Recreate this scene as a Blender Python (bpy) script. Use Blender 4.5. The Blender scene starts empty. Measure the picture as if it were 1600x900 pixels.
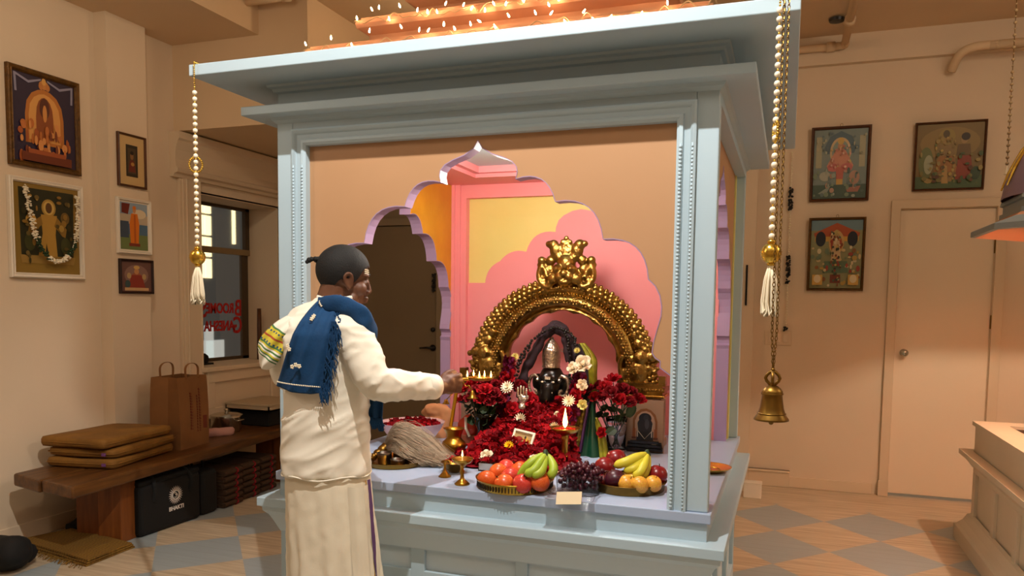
import bpy, bmesh, math, random
from mathutils import Vector, Matrix, noise
from math import sin, cos, pi, sqrt, radians
V = Vector
rnd = random.Random(7)
scene = bpy.context.scene
col = scene.collection

# ------------------------------------------------------------------ camera
F_PX, YAW, PITCH, ROLL, CY = 1204.456, 0.342545, 0.0729457, -0.0123814, 560.633
c_, s_, cp_, sp_, cr_, sr_ = cos(YAW), sin(YAW), cos(PITCH), sin(PITCH), cos(ROLL), sin(ROLL)
R0 = V((c_, s_, 0)); FW = V((-s_*cp_, c_*cp_, -sp_)); U0 = V((-s_*sp_, c_*sp_, cp_))
RT = R0*cr_ - U0*sr_; UP = R0*sr_ + U0*cr_
cam = bpy.data.cameras.new('camera'); camo = bpy.data.objects.new('camera', cam); col.objects.link(camo)
mw = Matrix((( RT.x, UP.x, -FW.x, 0), (RT.y, UP.y, -FW.y, 0), (RT.z, UP.z, -FW.z, 1.45), (0, 0, 0, 1)))
camo.matrix_world = mw
cam.sensor_width = 36; cam.lens = F_PX/1600*36; cam.shift_y = (CY-450)/1600
cam.clip_start = 0.05
scene.camera = camo

# ------------------------------------------------------------------ light and exposure
scene.view_settings.view_transform = 'Standard'; scene.view_settings.look = 'None'
scene.view_settings.gamma = 1; scene.view_settings.use_curve_mapping = False
scene.view_settings.exposure = 0.5
wd = bpy.data.worlds.new('world'); scene.world = wd; wd.use_nodes = True
wd.node_tree.nodes['Background'].inputs[0].default_value = (1, .8, .58, 1)
wd.node_tree.nodes['Background'].inputs[1].default_value = 0.22
def light(name, kind, loc, energy, color, size=.05, target=None, **k):
    l = bpy.data.lights.new(name, kind); o = bpy.data.objects.new(name, l); col.objects.link(o)
    o.location = loc; l.energy = energy; l.color = color
    if kind == 'AREA':
        l.shape = 'RECTANGLE'; l.size = size; l.size_y = k.get('sy', size)
    else: l.shadow_soft_size = size
    if kind == 'SPOT': l.spot_size = k.get('ang', 2.0); l.spot_blend = k.get('blend', .4)
    if target is not None:
        o.rotation_euler = (V(target)-V(loc)).to_track_quat('-Z', 'Y').to_euler()
    return o
WARM = (1, .86, .69)
light('track_spotlight', 'SPOT', (-.75, 1.22, 3.4), 178, (1, .95, .87), .012, (-1.0, 2.6, .95), ang=1.9, blend=.5)
light('side_track_spotlight', 'SPOT', (-2.9, .7, 3.2), 14, (1, .93, .82), .04, (-1.1, 2.3, .8), ang=1.1, blend=.5)
light('ambient_fill', 'AREA', (.6, .2, 3.3), 18, WARM, 3.0, None, sy=1.6)  # added ambient fill from above, no real fixture
light('room_fill_left', 'POINT', (-3.0, .9, 2.6), 14, WARM, .3)  # added soft fill for the room and ceiling, no globe hangs here
light('room_fill_right', 'POINT', (2.3, 2.6, 2.8), 30, WARM, .3)  # second added room fill, no globe here either
light('left_wall_fill', 'SPOT', (-2.5, 2.4, 3.2), 32, (1, .83, .62), .12, (-4.2, 3.7, 1.5), ang=2.3, blend=.9)  # added spot to brighten the left wall, not a fixture of the room
light('right_wall_fill', 'SPOT', (1.3, 4.0, 3.3), 17, (1, .83, .62), .12, (.7, 6.5, 1.3), ang=2.3, blend=.9)  # added spot that lifts the right part of the back wall
light('shrine_lamp', 'POINT', (-.984, 2.76, 1.98), 19, (1, .93, .8), .10)
light('shrine_dome_fill', 'AREA', (-.984, 3.16, 2.185), 36, (1, .93, .8), .42, None)  # extra light added in the dome to brighten the pink back wall
light('soffit_fill', 'POINT', (-2.0, 4.75, 3.3), 9, (1, .72, .45), .05)  # unseen light added to brighten the sides of the soffit and bulkhead
light('canopy_lamp', 'POINT', (1.5, 4.6, 2.17), 46, (1, .86, .66), .03)

# ------------------------------------------------------------------ helpers
def lin(h):
    if isinstance(h, str):
        h = h.lstrip('#'); h = [int(h[i:i+2], 16)/255 for i in (0, 2, 4)]
    return tuple((v/12.92 if v <= .04045 else ((v+.055)/1.055)**2.4) for v in h) + (1,)
MATS = {}
def mat(name, c='#808080', rough=.6, metal=0, c2=None, ns=8, bump=0, bs=60, emit=0, trans=0, ior=1.45, alpha=1, kind='noise', sheen=0, stretch=None, sss=0):
    if name in MATS: return MATS[name]
    m = bpy.data.materials.new(name); m.use_nodes = True; nt = m.node_tree; b = nt.nodes['Principled BSDF']
    b.inputs['Base Color'].default_value = lin(c); b.inputs['Roughness'].default_value = rough; b.inputs['Metallic'].default_value = metal
    b.inputs['Transmission Weight'].default_value = trans; b.inputs['IOR'].default_value = ior; b.inputs['Alpha'].default_value = alpha
    if sheen: b.inputs['Sheen Weight'].default_value = sheen
    if sss:
        b.inputs['Subsurface Weight'].default_value = sss; b.inputs['Subsurface Radius'].default_value = (.01, .004, .002)
    if name.endswith('petal'): b.inputs['Specular IOR Level'].default_value = .2
    if emit:
        b.inputs['Emission Color'].default_value = lin(c); b.inputs['Emission Strength'].default_value = emit
    tc = nt.nodes.new('ShaderNodeTexCoord'); mp = nt.nodes.new('ShaderNodeMapping'); nt.links.new(tc.outputs['Object'], mp.inputs[0])
    if stretch: mp.inputs['Scale'].default_value = stretch
    def tex(scale):
        if kind == 'voronoi':
            t = nt.nodes.new('ShaderNodeTexVoronoi'); t.inputs['Scale'].default_value = scale; o = t.outputs['Distance']
        elif kind == 'wave':
            t = nt.nodes.new('ShaderNodeTexWave'); t.inputs['Scale'].default_value = scale; t.inputs['Distortion'].default_value = 4
            t.inputs['Detail'].default_value = 3; o = t.outputs['Fac']
        else:
            t = nt.nodes.new('ShaderNodeTexNoise'); t.inputs['Scale'].default_value = scale; t.inputs['Detail'].default_value = 4; o = t.outputs['Fac']
        nt.links.new(mp.outputs[0], t.inputs['Vector']); return o
    if c2:
        r = nt.nodes.new('ShaderNodeValToRGB'); r.color_ramp.elements[0].position = .3; r.color_ramp.elements[1].position = .7
        r.color_ramp.elements[0].color = lin(c); r.color_ramp.elements[1].color = lin(c2)
        nt.links.new(tex(ns), r.inputs[0]); nt.links.new(r.outputs[0], b.inputs['Base Color'])
    if bump:
        bp = nt.nodes.new('ShaderNodeBump'); bp.inputs['Strength'].default_value = bump; bp.inputs['Distance'].default_value = .01
        nt.links.new(tex(bs), bp.inputs['Height']); nt.links.new(bp.outputs[0], b.inputs['Normal'])
    MATS[name] = m; return m

W = {}
def tag(o, label=None, cat=None, group=None, kind=None):
    if label: o['label'] = label
    if cat: o['category'] = cat
    if group: o['group'] = group
    if kind: o['kind'] = kind
    return o
def thing(name, label, cat, loc=(0, 0, 0), rz=0, group=None):
    o = bpy.data.objects.new(name, None); o.empty_display_size = .05; col.objects.link(o)
    o.location = loc; o.rotation_euler = (0, 0, rz); tag(o, label, cat, group)
    W[o.name] = Matrix.Translation(V(loc)) @ Matrix.Rotation(rz, 4, 'Z')
    return o
def dup(root, loc, rz=0, label=None, scale=None, rot=None, group=None):
    r = root.copy(); col.objects.link(r); r.location = loc; r.rotation_euler = rot if rot else (0, 0, rz)
    if scale: r.scale = (scale,)*3 if not hasattr(scale, '__len__') else scale
    if label: r['label'] = label
    if group: r['group'] = group
    for ch in list(root.children):
        k = ch.copy(); col.objects.link(k); k.parent = r
        for g in list(ch.children):
            q = g.copy(); col.objects.link(q); q.parent = k
    return r
def frame_of(a, b):
    z = (V(b)-V(a)).normalized(); x = z.orthogonal().normalized(); y = z.cross(x)
    return x, y, z
class MB:
    def __init__(s): s.bm = bmesh.new(); s.M = Matrix.Identity(4); s.mi = 0
    def v(s, p): return s.bm.verts.new(s.M @ V(p))
    def f(s, vs):
        try:
            q = s.bm.faces.new(vs); q.material_index = s.mi; return q
        except ValueError: return None
    def box(s, x0, x1, y0, y1, z0, z1):
        a = [s.v((x, y, z)) for z in (z0, z1) for x, y in ((x0, y0), (x1, y0), (x1, y1), (x0, y1))]
        for q in ((3, 2, 1, 0), (4, 5, 6, 7), (0, 1, 5, 4), (1, 2, 6, 5), (2, 3, 7, 6), (3, 0, 4, 7)): s.f([a[i] for i in q])
        return s
    def prism(s, pts, y0, y1, axis='y'):
        def mk(u, w, t): return {'y': (u, t, w), 'x': (t, u, w), 'z': (u, w, t)}[axis]
        A = [s.v(mk(u, w, y0)) for u, w in pts]; B = [s.v(mk(u, w, y1)) for u, w in pts]
        s.f(A[::-1]); s.f(B); n = len(pts)
        for i in range(n): s.f([A[i], A[(i+1) % n], B[(i+1) % n], B[i]])
        return s
    def rings(s, rs, cap=True, closed=True):
        vs = [[s.v(p) for p in r] for r in rs]; n = len(vs[0])
        for i in range(len(vs)-1):
            for j in range(n if closed else n-1):
                s.f([vs[i][j], vs[i][(j+1) % n], vs[i+1][(j+1) % n], vs[i+1][j]])
        if cap and closed: s.f(vs[0][::-1]); s.f(vs[-1])
        return s
    def lathe(s, prof, c=(0, 0, 0), n=24, cap=True, sx=1, sy=1):
        c = V(c)
        s.rings([[c+V((r*cos(2*pi*j/n)*sx, r*sin(2*pi*j/n)*sy, z)) for j in range(n)] for r, z in prof], cap); return s
    def tube(s, pts, r, n=8, cap=True, closed=False, flat=1.0, up=None):
        pts = [V(p) for p in pts]; m = len(pts)
        rr = r if hasattr(r, '__len__') else [r]*m
        t0 = None; rs = []; x = None
        for i in range(m):
            a = pts[i-1] if (i > 0 or closed) else pts[i]; b = pts[(i+1) % m] if (i < m-1 or closed) else pts[i]
            t = (b-a).normalized() if (b-a).length > 1e-9 else (t0 or V((0, 0, 1)))
            if up is not None: x = (V(up)-t*V(up).dot(t)).normalized()
            elif x is None: x = t.orthogonal().normalized()
            else:
                x = x-t*x.dot(t); x = x.normalized() if x.length > 1e-6 else t.orthogonal().normalized()
            y = t.cross(x); t0 = t
            rs.append([pts[i]+(x*cos(2*pi*j/n)+y*sin(2*pi*j/n)*flat)*rr[i] for j in range(n)])
        if closed: rs.append(rs[0])
        s.rings(rs, cap and not closed); return s
    def ball(s, c, r, sc=(1, 1, 1), sub=2, rot=None):
        m = Matrix.Translation(V(c))
        if rot is not None: m = m @ (rot.to_4x4() if hasattr(rot, 'to_4x4') else rot)
        m = m @ Matrix.Diagonal((sc[0]*r, sc[1]*r, sc[2]*r, 1))
        g = bmesh.ops.create_icosphere(s.bm, subdivisions=sub, radius=1, matrix=s.M @ m)
        for vv in g['verts']:
            for q in vv.link_faces: q.material_index = s.mi
        return s
    def uv(s, c, r, sc=(1, 1, 1), n=16, m=10):
        prof = [(max(1e-4, sin(pi*i/m))*r, -cos(pi*i/m)*r*sc[2]) for i in range(m+1)]
        return s.lathe(prof, c, n, True, sc[0], sc[1])
    def sheet(s, P):
        vs = [[s.v(p) for p in row] for row in P]
        for i in range(len(vs)-1):
            for j in range(len(vs[0])-1): s.f([vs[i][j], vs[i][j+1], vs[i+1][j+1], vs[i+1][j]])
        return s
    def displace(s, amt, scale, seed=0):
        s.bm.normal_update()
        for vv in s.bm.verts:
            vv.co += vv.normal*amt*(noise.noise(vv.co*scale+V((seed, seed*.7, 0))))
        return s
    def build(s, name, m, par=None, w=False, smooth=False, bevel=0, bseg=2, solid=0, sub=0, ang=None, weld=False):
        if weld: bmesh.ops.remove_doubles(s.bm, verts=s.bm.verts, dist=1e-5)
        bmesh.ops.recalc_face_normals(s.bm, faces=s.bm.faces)
        me = bpy.data.meshes.new(name); s.bm.to_mesh(me); s.bm.free()
        ms = m if isinstance(m, (list, tuple)) else [m]
        for q in ms: me.materials.append(q)
        o = bpy.data.objects.new(name, me); col.objects.link(o)
        if par is not None:
            o.parent = par; W[o.name] = W.get(par.name, Matrix.Identity(4))
            if w: me.transform(W[o.name].inverted())
        if smooth:
            me.polygons.foreach_set('use_smooth', [True]*len(me.polygons))
        if solid:
            d = o.modifiers.new('solid', 'SOLIDIFY'); d.thickness = solid; d.offset = 0
        if bevel:
            d = o.modifiers.new('bevel', 'BEVEL'); d.width = bevel; d.segments = bseg; d.limit_method = 'ANGLE'; d.angle_limit = radians(40)
        if sub:
            d = o.modifiers.new('sub', 'SUBSURF'); d.levels = sub; d.render_levels = sub
        if ang is not None:
            me.polygons.foreach_set('use_smooth', [True]*len(me.polygons))
            d = o.modifiers.new('split', 'EDGE_SPLIT'); d.split_angle = radians(ang)
        return o
def struct(name, mb, m, **k):
    o = mb.build(name, m, **k); o['kind'] = 'structure'; return o
def smoothpath(pts, k=6, closed=False):
    pts = [V(p) for p in pts]; n = len(pts); out = []
    for i in range(n if closed else n-1):
        p0 = pts[i-1] if (i > 0 or closed) else pts[i]; p1 = pts[i]; p2 = pts[(i+1) % n]; p3 = pts[(i+2) % n] if (i+2 < n or closed) else p2
        for j in range(k):
            t = j/k
            out.append(.5*((2*p1)+(p2-p0)*t+(2*p0-5*p1+4*p2-p3)*t*t+(3*p1-p0-3*p2+p3)*t**3))
    if not closed: out.append(pts[-1])
    return out
def lerp(a, b, t): return a+(b-a)*t
def interp(x, xs, ys):
    if x <= xs[0]: return ys[0]
    for i in range(len(xs)-1):
        if x <= xs[i+1]: return lerp(ys[i], ys[i+1], (x-xs[i])/(xs[i+1]-xs[i]))
    return ys[-1]
def text_into(mb, txt, size, M, depth=.001, align='CENTER', bold=0, space=1.0):
    cu = bpy.data.curves.new('t', 'FONT'); cu.body = txt; cu.size = size; cu.extrude = depth; cu.align_x = align; cu.offset = bold; cu.space_character = space
    o = bpy.data.objects.new('t', cu); col.objects.link(o)
    dg = bpy.context.evaluated_depsgraph_get(); me = bpy.data.meshes.new_from_object(o.evaluated_get(dg))
    me.transform(M); n0 = len(mb.bm.faces); mb.bm.from_mesh(me)
    mb.bm.faces.ensure_lookup_table()
    for i in range(n0, len(mb.bm.faces)): mb.bm.faces[i].material_index = mb.mi
    bpy.data.objects.remove(o); bpy.data.curves.remove(cu); bpy.data.meshes.remove(me)
def remeshed(mb, voxel, smooth=4):
    me = bpy.data.meshes.new('r'); mb.bm.to_mesh(me); mb.bm.free()
    o = bpy.data.objects.new('r', me); col.objects.link(o)
    d = o.modifiers.new('r', 'REMESH'); d.mode = 'VOXEL'; d.voxel_size = voxel
    d = o.modifiers.new('s', 'SMOOTH'); d.iterations = smooth; d.factor = .5
    dg = bpy.context.evaluated_depsgraph_get(); me2 = bpy.data.meshes.new_from_object(o.evaluated_get(dg))
    bpy.data.objects.remove(o); n = MB(); n.bm.from_mesh(me2); bpy.data.meshes.remove(me2); bpy.data.meshes.remove(me)
    return n

# ------------------------------------------------------------------ materials
M_WALL = mat('wall_paint', '#e0cbb0', .85, c2='#dbc6ab', ns=2, bump=.04, bs=90)
M_WALLG = mat('grey_wall_paint', '#8c7b63', .8, c2='#887760', ns=2)
M_CEIL = mat('ceiling_paint', '#dcc09c', .9, c2='#d6ba96', ns=1.5)
M_TRIM = mat('trim_paint', '#d8c2a4', .6, bump=.03, bs=40)
M_DOOR = mat('white_door_paint', '#e8d5ba', .55, c2='#e4d0b4', ns=1.2)
M_GDOOR = mat('grey_door_paint', '#7d6c54', .55, c2='#78674f', ns=1.5)
M_BLUE = mat('blue_paint', '#b2c8d4', .42, c2='#aec4d1', ns=3, bump=.015, bs=60)
M_BLUEP = mat('pale_blue_panel_paint', '#cbdde8', .45, c2='#c6d9e4', ns=2)
M_TABLE = mat('lilac_table_paint', '#a6b6d0', .3, c2='#a2b3ce', ns=3)
M_PEACH = mat('peach_paint', '#ba8f69', .6, c2='#b68b64', ns=3)
M_PINK = mat('pink_paint', '#f0989c', .55, c2='#ee9498', ns=3)
M_LILAC = mat('lilac_paint', '#a78fb2', .5)
M_YELLOW = mat('yellow_paint', '#e6dc8a', .55, c2='#e2d57e', ns=2.5)
M_LEAF = mat('gold_leaf', '#d8a21e', .4, .3, c2='#c48a14', ns=5, bump=.1, bs=25)
M_GOLD = mat('antique_gold', '#ad8c4a', .28, 1, c2='#84672f', ns=22, bump=.35, bs=70)
M_GOLD2 = mat('bright_gold', '#dcb650', .25, 1, bump=.1, bs=80)
M_BRASS = mat('brass', '#b98d3a', .3, 1, c2='#a07526', ns=12)
M_BRASSD = mat('aged_brass', '#8b6a30', .38, 1, c2='#6b5026', ns=14)
M_SILVER = mat('silver', '#c9c0b0', .32, 1, bump=.3, bs=120, kind='voronoi')
M_STEEL = mat('stainless_steel', '#c4bfb4', .22, 1)
M_BLACK = mat('black_fabric', '#0d0c0c', .85, bump=.05, bs=90)
M_BLACKS = mat('black_stone', '#100d0c', .3)
M_WHITE = mat('white_paint', '#e6dcca', .6)
M_PEARL = mat('pearl_bead', '#f2e6cf', .35)
M_TASSEL = mat('cream_thread', '#e9dcc0', .9)
M_FLAME = mat('flame', '#ffc36a', .5, emit=9)
M_FLAMEW = mat('flame_core', '#ffe2ac', .5, emit=45)
M_BULB = mat('fairy_bulb', '#ffc896', .4, emit=60)
M_GLASS = mat('clear_glass', '#ffffff', .03, trans=1, ior=1.45)
M_PLASTIC = mat('clear_plastic', '#ffffff', .08, trans=1, ior=1.2, bump=.25, bs=45)
M_REDP = mat('red_petal', '#86030f', .75, c2='#a40717', ns=30)
M_REDP2 = mat('crimson_petal', '#5c020c', .75, c2='#780513', ns=30)
M_PURP = mat('purple_petal', '#5a1036', .6, c2='#6f1a45', ns=40)
M_WHITEP = mat('white_petal', '#efe3c8', .55)
M_YELP = mat('yellow_petal', '#f2c81e', .55)
M_STEM = mat('green_stem', '#24391c', .55)
M_LEAFG = mat('green_leaf', '#1e3a1c', .5)
M_WOOD = mat('bench_wood', '#6b431c', .4, c2='#3c220d', ns=3, bump=.1, bs=8, stretch=(9, .9, 9))
M_WOODL = mat('bench_leg_wood', '#8a4f1f', .45, c2='#6b3813', ns=3, stretch=(9, 9, .8))
M_FRAMEW = mat('brown_frame_wood', '#5c3416', .4, c2='#4a2810', ns=10)
M_SKIN = mat('skin', '#5f3a24', .55, sss=.08, c2='#5b3722', ns=10)
M_COTTON = mat('white_cotton', '#e9e2d2', .85, bump=.03, bs=300)
M_DHOTI = mat('off_white_dhoti', '#e0d6c0', .85, bump=.05, bs=200)
M_SHAWL = mat('blue_shawl', '#023c69', .85, c2='#02345d', ns=25, bump=.12, bs=140)
M_HAIR = mat('black_hair', '#0a0706', .75, bump=.25, bs=260)
# ------------------------------------------------------------------ room
ZC = 3.49
def floor_mat():
    m = bpy.data.materials.new('painted_plank_floor'); m.use_nodes = True; nt = m.node_tree; N = nt.nodes.new; L = nt.links.new
    b = nt.nodes['Principled BSDF']; b.inputs['Roughness'].default_value = .38
    tc = N('ShaderNodeTexCoord'); sp = N('ShaderNodeSeparateXYZ'); L(tc.outputs['Object'], sp.inputs[0])
    def mth(op, a, bb=None, c=None):
        n = N('ShaderNodeMath'); n.operation = op
        for i, q in enumerate((a, bb, c)):
            if q is None: continue
            if isinstance(q, (int, float)): n.inputs[i].default_value = q
            else: L(q, n.inputs[i])
        return n.outputs[0]
    u = mth('DIVIDE', mth('SUBTRACT', sp.outputs[0], .59), .62); v = mth('DIVIDE', mth('SUBTRACT', sp.outputs[1], 5.53), .687)
    fa = mth('FLOOR', mth('ADD', mth('ADD', u, v), .5)); fb = mth('FLOOR', mth('ADD', mth('SUBTRACT', u, v), .5))
    od = mth('MODULO', mth('ABSOLUTE', mth('ADD', fa, fb)), 2)
    blue = mth('LESS_THAN', od, .5)
    blue = mth('MULTIPLY', blue, mth('LESS_THAN', sp.outputs[1], 5.9))
    blue = mth('MULTIPLY', blue, mth('GREATER_THAN', sp.outputs[0], -3.75))
    # planks along X, .09 wide
    yy = mth('DIVIDE', sp.outputs[1], .085); row = mth('FLOOR', yy); fr = mth('FRACT', yy)
    gap = mth('LESS_THAN', fr, .03)
    cmb = N('ShaderNodeCombineXYZ'); L(mth('MULTIPLY', sp.outputs[0], 1.6), cmb.inputs[0]); L(mth('MULTIPLY', sp.outputs[1], 22), cmb.inputs[1]); L(row, cmb.inputs[2])
    nz = N('ShaderNodeTexNoise'); nz.inputs['Scale'].default_value = 2.2; nz.inputs['Detail'].default_value = 5; L(cmb.outputs[0], nz.inputs['Vector'])
    r = N('ShaderNodeValToRGB'); r.color_ramp.elements[0].color = lin('#ab977c'); r.color_ramp.elements[1].color = lin('#cfbea4')
    r.color_ramp.elements[0].position = .3; r.color_ramp.elements[1].position = .7; L(nz.outputs['Fac'], r.inputs[0])
    r2 = N('ShaderNodeValToRGB'); r2.color_ramp.elements[0].color = lin('#8f9aa0'); r2.color_ramp.elements[1].color = lin('#a3acae'); L(nz.outputs['Fac'], r2.inputs[0])
    mx = N('ShaderNodeMix'); mx.data_type = 'RGBA'; L(blue, mx.inputs[0]); L(r.outputs[0], mx.inputs[6]); L(r2.outputs[0], mx.inputs[7])
    m2 = N('ShaderNodeMix'); m2.data_type = 'RGBA'; L(mth('MULTIPLY', gap, .35), m2.inputs[0]); L(mx.outputs[2], m2.inputs[6]); m2.inputs[7].default_value = lin('#6b543c')
    L(m2.outputs[2], b.inputs['Base Color'])
    return m
struct('floor', MB().box(-6, 4.2, -2.2, 6.7, -.08, 0), floor_mat())
struct('ceiling', MB().box(-4.8, 4.2, -2.2, 6.7, ZC, ZC+.1), M_CEIL)
struct('ceiling_soffit', MB().box(-4.35, -3.5, -2.2, 4.55, 3.265, ZC), M_CEIL)
struct('ceiling_bulkhead', MB().box(-4.35, -3.105, 4.54, 6.5, 2.66, ZC), M_CEIL)
wl = MB().box(-4.4, -4.25, -2.2, 4.78, 0, ZC).box(-4.4, -4.25, 4.78, 5.75, 0, .92).box(-4.4, -4.25, 4.78, 5.75, 2.25, 2.7).box(-4.4, -4.25, 5.75, 6.6, 0, 2.7)
struct('wall_left', wl, M_WALL)
struct('trim_pilaster', MB().box(-4.3, -4.15, 3.868, 4.19, 0, 3.265), M_WALL)
struct('wall_back_grey', MB().box(-4.6, -2.9, 6.5, 6.6, 0, ZC), M_WALLG)
wb = MB().box(-2.9, .765, 6.5, 6.6, 0, ZC).box(1.402, 3.6, 6.5, 6.6, 0, ZC).box(.765, 1.402, 6.5, 6.6, 2.19, ZC)
struct('wall_back', wb, M_WALL)
struct('wall_right', MB().box(3.5, 3.6, -2.2, 6.6, 0, ZC), M_WALL)
struct('wall_front', MB().box(-4.4, 3.6, -2.2, -2.1, 0, ZC), M_WALL)
struct('trim_beam', MB().box(-2.9, 3.5, 6.44, 6.5, 3.28, ZC), M_WALL)
struct('trim_chase', MB().box(-1.2, -.26, 6.42, 6.5, 0, 3.28), M_WALL)
bb = MB().box(-.26, .66, 6.482, 6.5, 0, .085).box(-.26, .06, 6.465, 6.5, 0, .135).box(-.26, .06, 6.458, 6.5, .115, .135)
bb.box(1.5, 3.5, 6.482, 6.5, 0, .085)
struct('baseboard_back', bb, M_TRIM, bevel=.004)
struct('baseboard_left', MB().box(-4.25, -4.238, -2.2, 3.87, 0, .1), M_WALL, bevel=.004)
# white door
d1 = struct('door_1', MB().box(.772, 1.396, 6.505, 6.545, .022, 2.178), M_DOOR, bevel=.003)
tr = MB().box(.705, .768, 6.47, 6.5, 0, 2.19).box(1.40, 1.466, 6.47, 6.5, 0, 2.19).box(.705, 1.466, 6.47, 6.5, 2.186, 2.248)
tr.box(.765, .772, 6.5, 6.55, 0, 2.19).box(1.396, 1.402, 6.5, 6.55, 0, 2.19).box(.765, 1.402, 6.5, 6.55, 2.18, 2.19)
tr.box(.698, .77, 6.462, 6.5, 0, .12)
o = struct('door_frame', tr, M_TRIM, bevel=.004); o.parent = d1
kn = MB(); kn.M = Matrix.Translation((.837, 6.505, 1.107)) @ Matrix.Rotation(pi/2, 4, 'X')
kn.lathe([(.028, 0), (.028, .006), (.011, .012), (.011, .03), (.024, .04), (.028, .052), (.022, .064), (.004, .067)], n=20)
o = kn.build('door_knob', M_STEEL, d1, smooth=True)
hg = MB()
for z in (1.35, 1.9, .25): hg.lathe([(.007, z-.05), (.007, z+.05)], (1.399, 6.492, 0), 10)
hg.build('door_hinge', M_BRASSD, d1)
# grey door
d2 = struct('door_2', MB().box(-3.9, -3.055, 6.47, 6.5, .02, 2.145), M_GDOOR, bevel=.004)
o = struct('door_frame', MB().box(-3.05, -2.93, 6.455, 6.5, 0, 2.22).box(-3.98, -3.905, 6.455, 6.5, 0, 2.22).box(-3.98, -2.93, 6.455, 6.5, 2.152, 2.22), M_WALLG, bevel=.004); o.parent = d2
hd = MB(); hd.M = Matrix.Translation((-3.085, 6.47, 1.022)) @ Matrix.Rotation(pi/2, 4, 'X'); hd.lathe([(.03, 0), (.03, .008), (.012, .012), (.012, .045)], n=16)
hd.M = Matrix.Identity(4); hd.tube([(-3.085, 6.425, 1.022), (-3.13, 6.422, 1.024), (-3.2, 6.425, 1.018)], [.012, .01, .008], 8)
hd.build('door_handle', M_BLACKS, d2, smooth=True)
hd = MB(); hd.M = Matrix.Translation((-3.085, 6.47, 1.19)) @ Matrix.Rotation(pi/2, 4, 'X'); hd.lathe([(.022, 0), (.022, .01), (.012, .02), (.002, .021)], n=14)
hd.build('deadbolt', M_BLACKS, d2, smooth=True)
# window in the left wall
wn = struct('window_1', MB().box(-4.6, -4.25, 4.765, 4.785, .92, 2.26).box(-4.62, -4.25, 5.742, 5.77, .92, 2.26).box(-4.62, -4.25, 4.765, 5.77, 2.245, 2.262), M_TRIM)
def wpart(n, mb, m, **k):
    o = mb.build(n, m, wn, **k); o['kind'] = 'structure'; return o
hp = [(-4.25, 2.33), (-4.215, 2.33), (-4.205, 2.352), (-4.178, 2.362), (-4.17, 2.385), (-4.185, 2.40), (-4.195, 2.45), (-4.19, 2.52), (-4.17, 2.585), (-4.155, 2.6), (-4.155, 2.648), (-4.25, 2.648)]
mbh = MB(); A = [mbh.v((x, 4.49, z)) for x, z in hp]; B = [mbh.v((x, 6.45, z)) for x, z in hp]; mbh.f(A); mbh.f(B[::-1])
for i in range(len(hp)): mbh.f([A[i], A[(i+1) % len(hp)], B[(i+1) % len(hp)], B[i]])
wpart('window_header', mbh, M_TRIM)
cs = MB().box(-4.25, -4.215, 4.585, 4.77, 0, 2.33).box(-4.25, -4.225, 4.56, 4.6, 0, 2.33).box(-4.25, -4.215, 5.76, 5.95, .9, 2.33)
cs.tube([(-4.213, 4.62, 0), (-4.213, 4.62, 2.33)], .008, 6).tube([(-4.213, 4.755, 0), (-4.213, 4.755, 2.33)], .008, 6)
wpart('casing', cs, M_TRIM, bevel=.005)
wpart('sill', MB().box(-4.6, -4.16, 4.74, 6.4, .885, .922), M_TRIM, bevel=.008)
ap = MB().box(-4.25, -4.2, 4.77, 6.4, .53, .885)
for z0, z1 in ((.53, .6), (.8, .885)): ap.box(-4.2, -4.18, 4.77, 6.4, z0, z1)
for y0 in (4.77, 5.55): ap.box(-4.2, -4.18, y0, y0+.08, .6, .8)
wpart('apron', ap, M_TRIM, bevel=.004)
M_SASH = mat('dark_sash', '#4a3a28', .5); M_SASHL = mat('sash_rail', '#8b7452', .5)
sh = MB().box(-4.59, -4.55, 5.69, 5.75, 1.86, 2.25).box(-4.60, -4.57, 5.66, 5.75, .92, 1.86).box(-4.6, -4.57, 4.785, 4.82, .92, 2.25).box(-4.6, -4.57, 4.785, 5.75, .92, .95).box(-4.59, -4.55, 4.785, 5.75, 2.22, 2.25)
wpart('sash_frame', sh, M_SASH, bevel=.003)
wpart('meeting_rail', MB().box(-4.6, -4.545, 4.785, 5.75, 1.835, 1.885), M_SASHL, bevel=.003)
wpart('pane', MB().box(-4.583, -4.578, 4.8, 5.72, .94, 2.24), M_GLASS)
M_RED = mat('red_lettering', '#b01c1c', .5)
tx = MB()
TM = Matrix(((0, 0, -1, -4.572), (-1, 0, 0, 5.655), (0, 1, 0, 1.33), (0, 0, 0, 1)))
def caps(mb, TM, x, z, big, small):
    for ch, sz in ((big, .2), (small, .118)):
        text_into(mb, ch, sz, TM @ Matrix.Translation((x, z-(.025 if sz > .15 else 0), 0)) @ Matrix.Diagonal((.82, 1, 1, 1)), .002, 'LEFT', .004)
        x += .105 if sz > .15 else 0
    return x
caps(tx, TM, 0, 0, 'B', 'ROOME'); text_into(tx, 'S', .2, TM @ Matrix.Translation((.44, -.03, 0)) @ Matrix.Diagonal((.82, 1, 1, 1)), .002, 'LEFT', .004)
caps(tx, TM, 0, -.15, 'G', 'ANESHA'); text_into(tx, 'T', .2, TM @ Matrix.Translation((.5, -.175, 0)) @ Matrix.Diagonal((.82, 1, 1, 1)), .002, 'LEFT', .004)
o = wpart('window_lettering', tx, M_RED); o['label'] = 'red lettering on the glass, seen mirrored from inside'
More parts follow.
